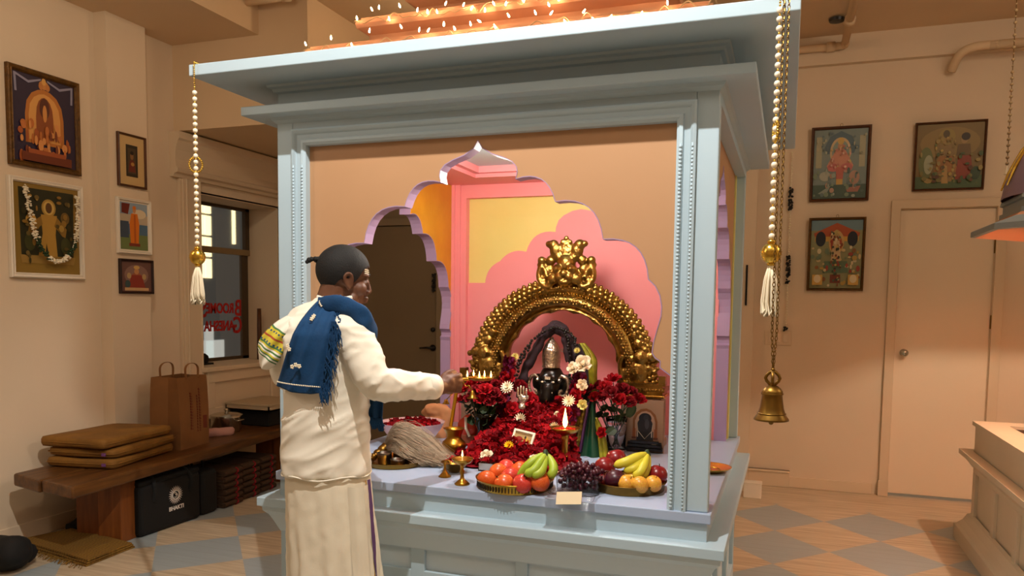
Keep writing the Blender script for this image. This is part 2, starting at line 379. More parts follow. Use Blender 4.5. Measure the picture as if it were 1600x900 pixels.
# the street outside the window
M_STREET = mat('self_lit_street_wall', '#54585a', .8, emit=.12)  # faint glow put into the wall stands in for light outside
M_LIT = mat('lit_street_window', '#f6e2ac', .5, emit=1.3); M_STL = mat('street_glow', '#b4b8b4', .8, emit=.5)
fb = struct('street_facade', MB().box(-7.3, -7.2, 6.5, 11, -.6, 4.5), M_STREET)
lw = MB()
for i in range(2):
    for j in range(4): lw.box(-7.2, -7.17, 8.05+i*.125, 8.16+i*.125, 1.72+j*.28, 1.97+j*.28)
lw.box(-7.2, -7.17, 8.72, 8.76, 2.2, 2.75)
o = lw.build('lit_window', M_LIT, fb); o['kind'] = 'structure'
lw = MB().box(-7.2, -7.17, 8.0, 8.5, .62, .9).box(-7.2, -7.17, 8.15, 8.3, .3, 1.1).box(-7.2, -7.17, 7.7, 8.0, .3, .85)  # glowing patches put in for the bright grey of the lit street
o = lw.build('lit_street_patch', M_STL, fb); o['kind'] = 'structure'
# pipes, sprinkler, plates
pp = MB().tube(smoothpath([(-.3, 6.4, 3.395), (.25, 6.4, 3.395), (.325, 6.38, 3.395), (.325, 6.3, 3.395)], 6), .028, 10).tube([(.325, 6.32, 3.395), (.325, 2.6, 3.395)], .028, 10)
pp.tube([(.325, 5.9, 3.395), (.325, 5.82, 3.395)], .037, 10).tube([(.2, 6.4, 3.395), (.26, 6.4, 3.395)], .037, 10).box(.31, .34, 3, 3.03, 3.39, ZC-.003).box(.31, .34, 5.6, 5.63, 3.39, ZC-.003)
tag(pp.build('sprinkler_pipe', M_CEIL, smooth=True), 'cream elbowed sprinkler pipe under the ceiling, beside the roof slab of the shrine', 'pipe', 'ceiling pipes')
pp = MB().tube(smoothpath([(1.05, 6.44, 3.16), (1.08, 6.34, 3.24), (1.16, 6.3, 3.275), (1.3, 6.29, 3.275)], 6), .03, 10).tube([(1.25, 6.29, 3.275), (3.5, 6.29, 3.275)], .03, 10)
tag(pp.build('wall_pipe', M_CEIL, smooth=True), 'cream pipe bending out of the wall high above the white door', 'pipe', 'ceiling pipes')
pp = MB().tube([(-3.5, 4.42, 3.44), (-3.18, 4.42, 3.44)], .026, 10).tube([(-3.21, 4.42, 3.44), (-3.16, 4.42, 3.44)], .034, 10)
tag(pp.build('short_pipe', M_CEIL, smooth=True), 'short capped cream pipe beside the ceiling soffit at upper left', 'pipe', 'ceiling pipes')
hs = MB().lathe([(.03, ZC-.004), (.055, ZC-.012), (.05, ZC-.03), (.02, ZC-.035)], (.25, 6.05, 0), 18)
tag(hs.build('recessed_sprinkler', M_BLACKS), 'small dark round fitting on the ceiling beside the elbowed pipe', 'ceiling fitting')
t = thing('switch_plate', 'cream three gang switch plate on the back wall behind the hanging bell', 'switch plate', (-.067, 6.5, 1.193))
MB().box(-.1, .1, -.008, 0, -.057, .057).build('plate', M_TRIM, t, bevel=.003)
for i in range(3): MB().box(-.075+i*.056, -.04+i*.056, -.013, -.007, -.033, .033).build('rocker', M_WALL, t, bevel=.002)
t = thing('white_box', 'small white paper box on the floor by the back baseboard', 'box', (-.2, 6.05, 0))
MB().box(-.07, .06, -.05, .05, 0, .11).build('carton', M_WHITE, t, bevel=.004)
MB().box(-.072, .062, -.052, .052, .108, .116).build('lid', M_WHITE, t)

# track spotlight over the front of the shrine (out of the frame): lamp head with an unseen flap, added to keep its beam off the roof
tl = thing('added_spot_shade', 'unseen black lamp head and flap, added to keep the spotlight off the shrine roof', 'lamp', (-.75, 1.2, 3.42))
MB().box(-1.1, -.4, 1.12, 1.2, 3.47, ZC-.002).build('track_rail', M_BLACK, tl, w=True)
MB().lathe([(.001, 3.455), (.07, 3.455), (.08, 3.45), (.08, 3.44), (.001, 3.44)], (-.75, 1.2, 0), 24).build('lamp_head', M_BLACK, tl, w=True)
MB().box(-.79, -.71, 1.15, 1.19, 3.45, 3.475).build('bracket', M_BLACK, tl, w=True)
fl = MB(); fl.prism([(1.24, 3.448), (1.468, 3.40), (1.472, 3.138), (1.466, 3.138), (1.462, 3.394), (1.24, 3.441)], -1.1, -.4, 'x'); fl.build('beam_blocking_flap', M_BLACK, tl, w=True)
# ------------------------------------------------------------------ shrine
X0, X1, YF, YB, ZT = -1.7706, -.1979, 2.3665, 3.8726, .8157
XC = (X0+X1)/2; YC = (YF+YB)/2
shrine = thing('shrine', 'pale blue pillared altar pavilion with scalloped arches and a stepped roof', 'shrine', (XC, YC, 0))
def sp(name, mb, m, **k): return mb.build(name, m, k.pop('par', shrine), w=True, **k)
def xbox(mb, ov, z0, z1, ovf=None):
    of = ov if ovf is None else ovf
    return mb.box(X0-ov, X1+ov, YF-of, YB+of, z0, z1)
def sweep(mb, prof):            # profile (outward offset, z) round the rectangle
    rs = []
    for o, z in prof: rs.append([(X0-o, YF-o, z), (X1+o, YF-o, z), (X1+o, YB+o, z), (X0-o, YB+o, z)])
    mb.rings(rs, cap=False)
cab = MB(); e = -.02
cab.box(X0+.03, X1-.03, YF+.03, YB-.03, .0, .68)
sp('cabinet', cab, M_BLUEP)
fr = MB()
for a, b in ((X0+.012, -1.700), (-1.217, -1.164), (-.828, -.786), (-.27, X1-.012)): fr.box(a, b, YF+.012, YF+.032, .1, .63)
fr.box(X0+.0115, X1-.0115, YF+.0112, YF+.0325, .585, .66).box(X0+.0115, X1-.0115, YF+.0112, YF+.0325, .1, .2).box(X0+.012, X1-.012, YF+.0125, YF+.0315, .455, .51)
for x in (X0+.012, X1-.032):
    for a, b in ((YF+.0125, YF+.07), (YF+.5, YF+.55), (YF+1., YF+1.05), (YB-.07, YB-.012)): fr.box(x, x+.02, a, b, .1, .63)
    fr.box(x-.0006, x+.0206, YF+.0125, YB-.0128, .5852, .6595).box(x-.0006, x+.0206, YF+.0125, YB-.0128, .1, .1995)
fr.box(X0+.012, X1-.012, YB-.032, YB-.012, .1, .66)
sp('cabinet_frame', fr, M_BLUE, bevel=.003)
sp('plinth', xbox(MB(), .02, 0, .1), M_BLUEP, bevel=.01)
cv = MB(); sweep(cv, [(-.013, .585), (-.006, .60), (.004, .625), (.018, .655), (.03, .668), (.034, .672), (.036, .692)])
sp('cove_moulding', cv, M_BLUEP, smooth=False)
sp('ledge', xbox(MB(), .0462, .6916, .7252, .0523), M_BLUE, bevel=.003)
sp('riser', xbox(MB(), -.012, .7252, .784), M_BLUE)
sp('table_top', xbox(MB(), 0, .7838, ZT), M_TABLE, bevel=.003)
ZCN = 2.1008
for nm, xa, sx in (('l', X0, 1), ('r', X1, -1)):
    for ya, sy in ((YF, 1), (YB, -1)):
        cb = MB(); xs = sorted((xa+sx*.0113, xa+sx*.079)); ys = sorted((ya+sy*.0134, ya+sy*.062))
        cb.box(xs[0], xs[1], ys[0], ys[1], ZT, ZCN); sp('column', cb, M_BLUE, bevel=.004)
hb = MB().box(X0+.0795, X1-.0795, YF+.0138, YF+.06, 2.055, ZCN-.0005).box(X0+.0795, X1-.0795, YB-.06, YB-.0138, 2.0, ZCN-.0005)
hb.box(X0+.0118, X0+.06, YF+.0625, YB-.0625, 2.05, ZCN-.0005).box(X1-.06, X1-.0118, YF+.0625, YB-.0625, 2.05, ZCN-.0005)
sp('header_board', hb, M_BLUE)
fm = MB(); a, b, zt, zm = .0766, .1355, 2.0558, 1.9981     # moulded frame round the front opening
pf = [(.0, .0), (.0, -.010), (.006, -.013), (.014, -.010), (.02, -.002), (.036, .0), (.04, -.008), (.049, -.010), (.058, -.004), (.0589, .02)]
L = []
for o, d in pf:
    xl, xr, zz, y = X0+a+o, X1-a-o, zt-o, YF+.0134+d
    L.append([(xl, y, ZT), (xl, y, zz), (xr, y, zz), (xr, y, ZT)])
fm.rings(L, cap=False, closed=False)
o_ = fm.build('moulded_frame', M_BLUE, shrine, w=True, ang=35)
for sx, xa in ((1, X0), (-1, X1)):
    for off, yy, rr, sc in ((.010, .002, .0042, (1, 1, 1)), (.0455, .004, .0056, (1, .8, 1.1))):
        bd = MB(); z = ZT+.012; bd.box(*sorted((xa+sx*(a+off-.002), xa+sx*(a+off+.002))), YF+yy-.001, YF+yy+.004, ZT+.004, 1.93)
        while z < 1.93: bd.ball((xa+sx*(a+off), YF+yy, z), rr, sc, 1); z += .0115
        sp('beading', bd, M_BLUE, smooth=True, par=o_)
# scalloped arch, half outline as (offset from the centre, height)
def arc(p, q, bulge, n=6):
    (x0, z0), (x1, z1) = p, q; dx, dz = x1-x0, z1-z0; out = []
    for i in range(1, n+1):
        t = i/n; h = bulge*4*t*(1-t); out.append((x0+dx*t-dz*h, z0+dz*t+dx*h))
    return out
HA = [(0, 1.984), (.016, 1.958), (.05, 1.938), (.092, 1.924), (.12, 1.91), (.136, 1.892), (.139, 1.874), (.134, 1.853)]
for q, bl in (((.27, 1.776), .25), ((.429, 1.654), .25), ((.575, 1.528), .25)): HA += arc(HA[-1], q, bl, 8)
HA += [(.597, 1.507), (.612, 1.478), (.618, 1.445), (.617, 1.415), (.605, 1.37), (.594, 1.335), (.590, 1.31), (.604, 1.30), (.612, 1.29), (.612, 1.275), (.596, 1.265), (.602, 1.25), (.603, ZT)]
HS = [(x*.985, z) for x, z in HA]
HA = HA[:-8]+[(.605, 1.37), (.596, 1.335), (.592, 1.30), (.602, 1.285), (.618, 1.275), (.618, 1.255), (.653, 1.23), (.653, ZT)]
def arch_poly(half, ztop, hw):
    pts = [(-hw, ZT), (-hw, ztop), (hw, ztop), (hw, ZT)]
    pts += [(x, z) for x, z in half[::-1]] + [(-x, z) for x, z in half[1:]]
    return pts
def arch_line(half): return [(x, z) for x, z in half[::-1]]+[(-x, z) for x, z in half[1:]]
pw = (X1-X0)/2-.12
pn = MB().prism([(XC+x, z) for x, z in arch_poly(HA, 2.03, pw)], 2.40, 2.45)
fp = sp('front_arch_panel', pn, M_PEACH)
def reveal(pts, c, t0, t1, axis, inset=.0015, par=None):
    m = MB(); P = []
    n = len(pts)
    for i, (x, z) in enumerate(pts):
        x *= 1-inset/.6; z -= inset
        if axis == 'y': P.append([(c+x, t0, z), (c+x, t1, z)])
        else: P.append([(t0, c+x, z), (t1, c+x, z)])
    m.sheet(P); o = sp('arch_reveal', m, M_LILAC, solid=.003, par=par); o['label'] = 'lilac painted edge of the arch'; return o
reveal(arch_line(HA), XC, 2.398, 2.452, 'y', par=fp)
YS = 3.10
for sgn, nm in ((-1, 'left'), (1, 'right')):
    xo = XC+sgn*(XC-(-1.715)) if sgn > 0 else -1.715
    def XX(d): return -1.715+d if sgn < 0 else (2*XC+1.715)-d
    poly = [(YS+x, z) for x, z in arch_poly(HS, 2.05, .655)]
    xs = sorted((XX(0), XX(.026))); q = MB().prism(poly, xs[0], xs[1], 'x'); o = sp('side_arch_panel', q, M_PEACH)
    xs = sorted((XX(.0262), XX(.052))); q = MB().prism(poly, xs[0], xs[1], 'x'); g = sp('gilded_lining', q, M_LEAF, par=o); g['label'] = 'gold leaf covered inner face'
    xs = sorted((XX(-.002), XX(.054))); reveal(arch_line(HS), YS, xs[0], xs[1], 'x', par=o)
# back wall of the niche
bk = MB().box(X0+.05, X1-.05, 3.765, 3.81, ZT, 2.06); o = sp('back_panel', bk, M_YELLOW)
PA = [(0, 1.916), (.045, 1.908), (.088, 1.888), (.115, 1.864), (.128, 1.83), (.13, 1.806)]
for q in ((.284, 1.709), (.426, 1.662) , (.507, 1.55)):
    PA += arc(PA[-1], q, .22 if q[0] < .4 else .16, 8)
ppts = [(-.66, ZT), (-.66, 1.55)]+[(-x, z) for x, z in PA[::-1]]+[(x, z) for x, z in PA[1:]]+[(.66, 1.55), (.66, ZT)]
q = MB().prism([(XC+x, z) for x, z in ppts], 3.752, 3.768); s2 = sp('pink_arch_silhouette', q, M_PINK, par=o); s2['label'] = 'pink scalloped silhouette on yellow ground'
nf = MB()
for sx in (-1, 1):
    for d0, d1, y0 in ((.605, .635, 3.725), (.635, .662, 3.712), (.662, .68, 3.70)):
        xs = sorted((XC+sx*d0, XC+sx*d1)); nf.box(xs[0], xs[1], y0, 3.766, ZT, 2.06)
nf.box(XC-.605, XC+.605, 3.725, 3.766, 1.985, 2.06)
sp('niche_frame', nf, M_PINK)
# stepped inside of the roof
def ring(mb, a, b, z0, z1):
    xa, xb, ya, yb = XC-.68+a, XC+.68-a, 2.45+a, 3.725-a; w = b-a
    mb.box(xa, xb, ya, ya+w, z0, z1).box(xa, xb, yb-w, yb, z0, z1).box(xa, xa+w, ya+w, yb-w, z0, z1).box(xb-w, xb, ya+w, yb-w, z0, z1)
cl = MB(); ring(cl, -.02, .21, 2.052, 2.075); ring(cl, .17, .24, 2.07, 2.125); ring(cl, .19, .4, 2.122, 2.14)
cp = sp('stepped_ceiling', cl, M_PINK)
cl = MB(); ring(cl, .35, .42, 2.135, 2.20); cl.box(XC-.4, XC+.4, 2.7, 3.46, 2.195, 2.21); sp('ceiling_centre', cl, M_PEACH, par=cp)
# cornice, neck, roof
co = MB().box(X0-.0896, X1+.0896, YF-.058, YB+.058, ZCN, 2.1312); sp('cornice', co, M_BLUE, bevel=.003)
bm_ = MB(); sweep(bm_, [(-.03, 2.075), (-.012, 2.08), (.0, 2.09), (.006, ZCN+.001)]); sp('bed_moulding', bm_, M_BLUE)
nk = MB(); xbox(nk, -.0155, 2.131, 2.214); sweep(nk, [(-.016, 2.185), (-.004, 2.19), (.0, 2.2), (.012, 2.205), (.014, 2.214)]); sp('neck', nk, M_BLUE)
rf = MB().box(X0-.201, X1+.201, YF-.186, YB+.186, 2.2134, 2.2518); sp('roof_slab', rf, M_BLUE, bevel=.003)
M_TIER = mat('tier_paint', '#d9a47e', .7)
tiers = []
for k in range(4):
    hw = .734-.135*k; y0 = 2.5+.135*k; y1 = YB+YF-y0; z0 = 2.2518+.135*k; xa, xb = XC-hw, XC+hw
    t = MB(); i = .03
    rs = []
    for o, zz in ((-.05, z0), (-.05, z0+.03), (-.035, z0+.04), (-.035, z0+.075), (-.01, z0+.09), (0, z0+.095), (.004, z0+.11), (0, z0+.123), (-.012, z0+.126), (-.012, z0+.135)):
        rs.append([(xa-o*1, y0-o, zz), (xb+o, y0-o, zz), (xb+o, y1+o, zz), (xa-o, y1+o, zz)])
    rs = [[(xa-o_, y0-o_, zz), (xb+o_, y0-o_, zz), (xb+o_, y1+o_, zz), (xa-o_, y1+o_, zz)] for o_, zz in ((-.05, z0), (-.05, z0+.03), (-.035, z0+.04), (-.035, z0+.075), (-.01, z0+.09), (0, z0+.095), (.004, z0+.11), (0, z0+.123), (-.012, z0+.126), (-.012, z0+.135))]
    t.rings(rs); tiers.append((xa, xb, y0, y1, z0+.1))
    sp('roof_tier', t, M_TIER)
# fairy lights lying along the tier edges
M_WIRE = mat('fairy_wire', '#d8b98a', .5)
for k, (nb, lb) in enumerate(((30, 'string of warm fairy lights along the lowest roof tier just above the blue slab'), (26, 'string of warm fairy lights along the second roof tier, partly cut by the top edge'))):
    xa, xb, y0, y1, zz = tiers[k]; r2 = random.Random(11+k)
    t = thing('fairy_lights', lb, 'string lights', (XC, y0, zz), 0, 'fairy lights on the shrine roof')
    pts = []
    for i in range(nb*2+1):
        u = i/(nb*2); pts.append((lerp(xa, xb, u), y0-.014+r2.uniform(-.006, .004), zz+.012+.009*sin(i*1.9)+r2.uniform(-.012, .010)))
    pts = [(xa+.01, y0+.35, zz+.035), (xa-.012, y0+.05, zz+.02)]+pts+[(xb+.012, y0+.05, zz+.02), (xb-.01, y0+.35, zz+.035)]
    MB().tube(smoothpath(pts, 4), .0022, 5).build('wire', M_WIRE, t, w=True)
    first = None
    for i in range(nb):
        u = (i+.5+r2.uniform(-.3, .3))/nb; p = V((lerp(xa, xb, u), y0-.022, zz+r2.uniform(-.02, .05)))
        d = V((r2.uniform(-.5, .5), r2.uniform(-.5, .1), r2.uniform(.3, 1))).normalized()
        q = d.to_track_quat('Z', 'Y')
        if first is None:
            bmb = MB().lathe([(.0005, -.001), (.0024, .001), (.0029, .005), (.0022, .010), (.0004, .015)], n=8)
            first = bmb.build('bulb', M_BULB, t, smooth=True); b_ = first
        else:
            b_ = first.copy(); col.objects.link(b_); b_.parent = t
        b_.location = p-V((XC, y0, zz)); b_.rotation_euler = q.to_euler()
# ------------------------------------------------------------------ hanging strands and the bell
def strand(name, label, x, y, ztop, zbead0, zbead1, nb, zball, ztas, hook=0, ringz=None):
    t = thing(name, label, 'bead strand', (x, y, ztas))
    c = MB()
    z = zbead0
    while z < ztop: c.ball((x, y, z), .0034, sub=1); z += .0072
    if hook:
        for i in range(14): c.ball((x, y+.0072*i, ztop+.003), .0034, sub=1)
    c.build('gold_chain', M_GOLD2, t, w=True, smooth=True)
    MB().tube([(x, y, zball), (x, y, zbead0)], .0015, 5).build('thread', M_GOLD2, t, w=True)
    f = None
    for i in range(nb):
        zz = lerp(zbead0-.012, zbead1, i/(nb-1))
        if f is None: f = MB().ball((0, 0, 0), .0084, sub=2).build('bead', M_PEARL, t, smooth=True); q = f
        else: q = f.copy(); col.objects.link(q); q.parent = t
        q.location = V((x, y, zz))-V((x, y, ztas))
        if i < nb-1: 
            pass
    s = MB()
    for i in range(nb-1): s.ball((x, y, lerp(zbead0-.012, zbead1, (i+.5)/(nb-1))), .0038, sub=1)
    s.build('spacer', M_GOLD2, t, w=True, smooth=True)
    if ringz:
        rg = MB(); n = 22
        rg.tube([(x+.021*cos(2*pi*i/n)*ringz[1], y+.021*cos(2*pi*i/n)*ringz[2], ringz[0]+.026*sin(2*pi*i/n)) for i in range(n)], .0025, 6, closed=True)
        for i in range(n): rg.ball((x+.021*cos(2*pi*i/n)*ringz[1], y+.021*cos(2*pi*i/n)*ringz[2], ringz[0]+.026*sin(2*pi*i/n)), .0046, sub=1)
        rg.build('gold_ring', M_GOLD2, t, w=True, smooth=True)
    b = MB(); prof = []
    for i in range(25):
        u = i/24; r = max(.002, .026*sin(pi*u)); prof.append((r*(1+.09*(1 if i % 2 else 0)), zball-.028*cos(pi*u)))
    b.lathe(prof, (x, y, 0), 20); b.lathe([(.008, zball+.026), (.012, zball+.03), (.008, zball+.036)], (x, y, 0), 12); b.lathe([(.006, zball-.034), (.011, zball-.03), (.008, zball-.025)], (x, y, 0), 12)
    b.build('gold_ball', M_GOLD2, t, w=True, smooth=True)
    ts = MB(); r3 = random.Random(3); zt = zball-.03
    for i in range(34):
        an = r3.uniform(0, 2*pi); rr = .024*sqrt(r3.random()); l = zt-ztas-r3.uniform(0, .012)
        ts.tube([(x+cos(an)*.004, y+sin(an)*.004, zt), (x+cos(an)*rr*.7, y+sin(an)*rr*.7, zt-l*.3), (x+cos(an)*rr, y+sin(an)*rr, zt-l*.75), (x+cos(an+.3)*rr, y+sin(an+.3)*rr, zt-l), (x+cos(an+.6)*rr*.95, y+sin(an+.6)*rr*.95, zt-l+.012)], .0026, 5)
    ts.build('tassel', M_TASSEL, t, w=True, smooth=True)
    return t
strand('bead_strand', 'white bead strand with gold ring and tassel at the left roof corner', -1.94, 2.172, 2.2518, 2.165, 1.642, 25, 1.594, 1.428, 1, (1.91, .75, .66))
strand('bead_strand', 'white bead strand with gold ball and tassel at the right roof corner', -.048, 2.165, 2.2518, 2.225, 1.633, 26, 1.588, 1.42, 1, (1.905, .3, -.6))
bt = thing('temple_bell', 'brass bell hanging on two long chains beside the right end of the shrine', 'bell', (-.03, 2.02, 1.155))
bx, by, bz = -.03, 2.02, 1.165
BS = 1.0
b = MB().lathe([(.004, .088), (.012, .086), (.02, .08), (.025, .073), (.026, .066), (.0245, .062), (.026, .05), (.029, .03), (.034, .014), (.0415, .004), (.0425, 0), (.040, -.001), (.03, .012), (.024, .04), (.018, .066)], (bx, by, bz), 32, cap=False)
b.lathe([(.0265, .064), (.0275, .066), (.0265, .068)], (bx, by, bz), 32, cap=False); b.lathe([(.0345, .0155), (.0355, .017), (.0335, .0185)], (bx, by, bz), 32, cap=False)
b.build('bell_body', M_BRASSD, bt, w=True, smooth=True)
MB().tube([(bx, by, bz+.06), (bx, by, bz+.002)], .0018, 6).ball((bx, by, bz-.006), .0065, sub=2).build('clapper', M_BRASSD, bt, w=True, smooth=True)
lk = MB()
for an in (0, pi/2):
    P = [(bx+cos(an)*u, by+sin(an)*u, bz+w_) for u, w_ in ((0, .087), (.017, .105), (0, .123), (-.017, .105))]
    lk.tube(smoothpath(P, 3, True), .0042, 6, closed=True)
lk.ball((bx, by, bz+.086), .008, sub=1).ball((bx, by, bz+.126), .006, sub=1)
lk.build('hanger', M_BRASSD, bt, w=True, smooth=True)
for sx in (-1, 1):
    ch = MB(); z = bz+.128; i = 0
    while z < 2.6:
        xx = bx+sx*.0055*min(1, (z-bz-.12)/.1); an = (i % 2)*pi/2+.5
        P = [(xx+cos(an)*.0032*cos(2*pi*j/6), by+sin(an)*.0032*cos(2*pi*j/6), z+.0065*sin(2*pi*j/6)) for j in range(6)]
        ch.tube(P, .0012, 4, closed=True); z += .0095; i += 1
    ch.tube([(xx, by, 2.6), (bx, by, ZC)], .003, 6)
    ch.build('chain', M_BRASSD, bt, w=True)
# ------------------------------------------------------------------ pictures on the walls
def C(h): return mat('print_'+h.strip('#'), h, .5)
WALL_L = lambda x, y, z: Matrix(((0, 0, 1, x), (1, 0, 0, y), (0, 1, 0, z), (0, 0, 0, 1)))
WALL_B = lambda x, y, z: Matrix(((1, 0, 0, x), (0, 0, -1, y), (0, 1, 0, z), (0, 0, 0, 1)))
def paint(mb, mats, w, h, shapes, z0):
    idx = {}
    for i, s in enumerate(shapes):
        c = s[0]
        if c not in idx: idx[c] = len(mats); mats.append(C(c))
        mb.mi = idx[c]; z = z0+.00025*(i+1)
        if s[1] == 'e': P = [(s[2]+s[4]*cos(2*pi*k/22), s[3]+s[5]*sin(2*pi*k/22)) for k in range(22)]
        elif s[1] == 'r': P = [(s[2], s[3]), (s[4], s[3]), (s[4], s[5]), (s[2], s[5])]
        else: P = s[2]
        mb.f([mb.v((x*w/2, y*h/2, z)) for x, y in P])
def picture(label, M, w, h, fm, fw, fd, mount, mw, shapes, tilt=0, hook=False, name='framed_picture', cat='picture'):
    t = thing(name, label, cat, tuple((M @ V((0, -h/2, 0)))))
    if tilt: M = M @ Matrix.Translation((0, -h/2, 0)) @ Matrix.Rotation(tilt, 4, 'X') @ Matrix.Translation((0, h/2, 0))
    f = MB(); f.M = M; a, b = w/2, h/2
    prof = [(0, 0), (0, fd*.8), (fw*.2, fd), (fw*.6, fd*.85), (fw*.75, fd*.95), (fw, fd*.55), (fw, 0)]
    f.rings([[(-a+o, -b+o, z), (a-o, -b+o, z), (a-o, b-o, z), (-a+o, b-o, z)] for o, z in prof], cap=False)
    f.build('frame', fm, t, w=True)
    iw, ih = w-2*fw, h-2*fw
    if mount:
        m = MB(); m.M = M; m.box(-iw/2, iw/2, -ih/2, ih/2, .001, fd*.35); m.build('mount', C(mount), t, w=True)
    pw, ph = iw-2*mw, ih-2*mw
    p = MB(); p.M = M; ms = []; z = fd*.35+.0005
    paint(p, ms, pw, ph, [(shapes[0], 'r', -1, -1, 1, 1)]+shapes[1:], z)
    p.build('print', ms, t, w=True)
    if hook:
        k = MB(); k.M = M; k.tube(smoothpath([(-.006, b-.002, .006), (-.008, b+.014, .006), (0, b+.022, .006), (.008, b+.014, .006), (.006, b-.002, .006)], 4), .0016, 5)
        k.build('hanging_ring', M_BRASSD, t, w=True)
    return t
M_FGOLD = mat('worn_gold_frame', '#6e4a18', .45, .3, c2='#4d320f', ns=30, bump=.4, bs=120)
M_FWHITE = mat('white_frame', '#e4d8c6', .5); M_FDARK = mat('dark_frame', '#2a1410', .4)
archg = [(-.62, -.55), (-.62, .1), (-.56, .4), (-.4, .6), (-.2, .7), (0, .74), (.2, .7), (.4, .6), (.56, .4), (.62, .1), (.62, -.55)]
r5 = random.Random(5)
sh1 = ['#2c2038', ('#b9712f', 'p', archg), ('#d99a50', 'p', [(x*.82, y*.86) for x, y in archg]), ('#8d4a22', 'p', [(x*.45, y*.75+.0) for x, y in archg]), ('#c98544', 'e', 0, .84, .16, .1), ('#dba050', 'e', 0, .92, .07, .08), ('#c27a3c', 'e', -.1, .8, .07, .08), ('#c27a3c', 'e', .12, .8, .07, .08), ('#5a2c1c', 'e', 0, .3, .16, .24), ('#d28c48', 'e', 0, .18, .07, .2)]
for sx in (-1, 1): sh1 += [('#8f8aa0', 'p', [(sx*.95, .97), (sx*.88, .97), (sx*.86, .55), (sx*.93, .55)]), ('#8f8aa0', 'p', [(sx*.9, .97), (sx*.5, .86), (sx*.1, .97), (sx*.1, .93), (sx*.5, .80), (sx*.9, .92)])]
for i in range(46):
    x = r5.uniform(-.8, .8); y = r5.uniform(-.85, -.05)-abs(x)*.1; sh1.append((r5.choice(['#c07038', '#a8562a', '#d89050', '#7a3a20', '#b86a30']), 'e', x, y, r5.uniform(.03, .09), r5.uniform(.05, .15)))
sh1 += [('#6d3018', 'r', -.8, -.98, .8, -.78), ('#a05028', 'r', -.6, -.8, .6, -.7)]
picture('large brown framed print of a golden arch on dark blue, left wall', WALL_L(-4.248, 3.49, 2.495), .475, .57, M_FGOLD, .032, .03, None, 0, sh1, tilt=.0)
def fill(sh, n, cols, x0, x1, y0, y1, a, b, skip=0):
    for i in range(n):
        x, y = r5.uniform(x0, x1), r5.uniform(y0, y1)
        if abs(x) < skip: continue
        sh.append((r5.choice(cols), 'e', x, y, r5.uniform(a, b), r5.uniform(a, b)))
def standing(bg, skin, robe, halo):
    return [bg] 
sh2 = ['#8a6c2c', ('#2a2a16', 'p', [(-.8, -.75), (-.85, .9), (.85, .9), (.8, -.75)]), ('#a8853c', 'e', .05, .5, .22, .2), ('#caa85a', 'e', .05, .5, .17, .155), ('#5c3c1c', 'e', .05, .5, .1, .12), ('#b08638', 'p', [(-.2, .34), (.3, .34), (.24, -.1), (.3, -.75), (.05, -.72), (-.05, -.3), (-.12, -.72), (-.35, -.75), (-.16, -.1)]), ('#8e6a2a', 'p', [(-.2, .3), (-.55, .1), (-.6, -.1), (-.5, -.12), (-.15, .12)]), ('#8e6a2a', 'p', [(.3, .3), (.6, .05), (.55, -.15), (.45, -.12), (.2, .1)]), ('#c89c48', 'e', -.5, .2, .16, .13), ('#6e5424', 'e', .55, .3, .14, .14), ('#99783a', 'p', [(-.85, -.6), (.85, -.6), (.8, -.78), (-.8, -.78)]), ('#40401e', 'e', -.55, -.3, .16, .2), ('#40401e', 'e', .55, -.35, .16, .2)]
fill(sh2, 50, ['#5c4a20', '#a8853c', '#3a3418', '#8e6a2a', '#6e5a2c'], -.8, .8, -.75, .8, .03, .09, .3)
picture('white framed yellowish print of a dark figure draped with a flower garland, left wall', WALL_L(-4.248, 3.487, 1.853), .495, .585, M_FWHITE, .03, .028, None, 0, sh2)
gt = thing('flower_garland', 'white flower garland with dark green leaves draped over the white framed picture', 'garland', (-4.21, 3.487, 1.65))
gp = smoothpath([(-4.214, 3.33, 2.09), (-4.205, 3.345, 1.95), (-4.205, 3.38, 1.8), (-4.2, 3.44, 1.70), (-4.2, 3.51, 1.665), (-4.2, 3.58, 1.69), (-4.205, 3.64, 1.78), (-4.205, 3.665, 1.93), (-4.214, 3.675, 2.08)], 14)
MB().tube(gp, .003, 5).build('string', M_TASSEL, gt, w=True)
gs = [MB() for _ in range(5)]; r6 = random.Random(9)
for i, p in enumerate(gp):
    u = i/len(gp); si_ = sum(u > q for q in (.26, .40, .64, .76))
    for k in range(3):
        q = p+V((r6.uniform(0, .012), r6.uniform(-.014, .014), r6.uniform(-.012, .012)))
        gs[si_].ball(q, r6.uniform(.006, .01), (1, 1, .7), 1)
for i, g_ in enumerate(gs): g_.build('dark_leaves' if i % 2 else 'white_flowers', M_LEAFG if i % 2 else M_WHITEP, gt, w=True, smooth=True)
picture('small brown framed portrait with wide cream mount, topmost on the pilaster', WALL_L(-4.148, 4.045, 2.355), .235, .345, M_FRAMEW, .014, .02, '#c9a872', .055, ['#30281c', ('#4c3c26', 'r', -.7, -.8, .7, .8), ('#8c6238', 'e', 0, .3, .28, .24), ('#6c2c1c', 'p', [(-.6, -.7), (-.4, 0), (0, .1), (.4, 0), (.6, -.7)]), ('#b08040', 'e', .1, -.2, .3, .12), ('#201810', 'e', 0, .5, .3, .12)])
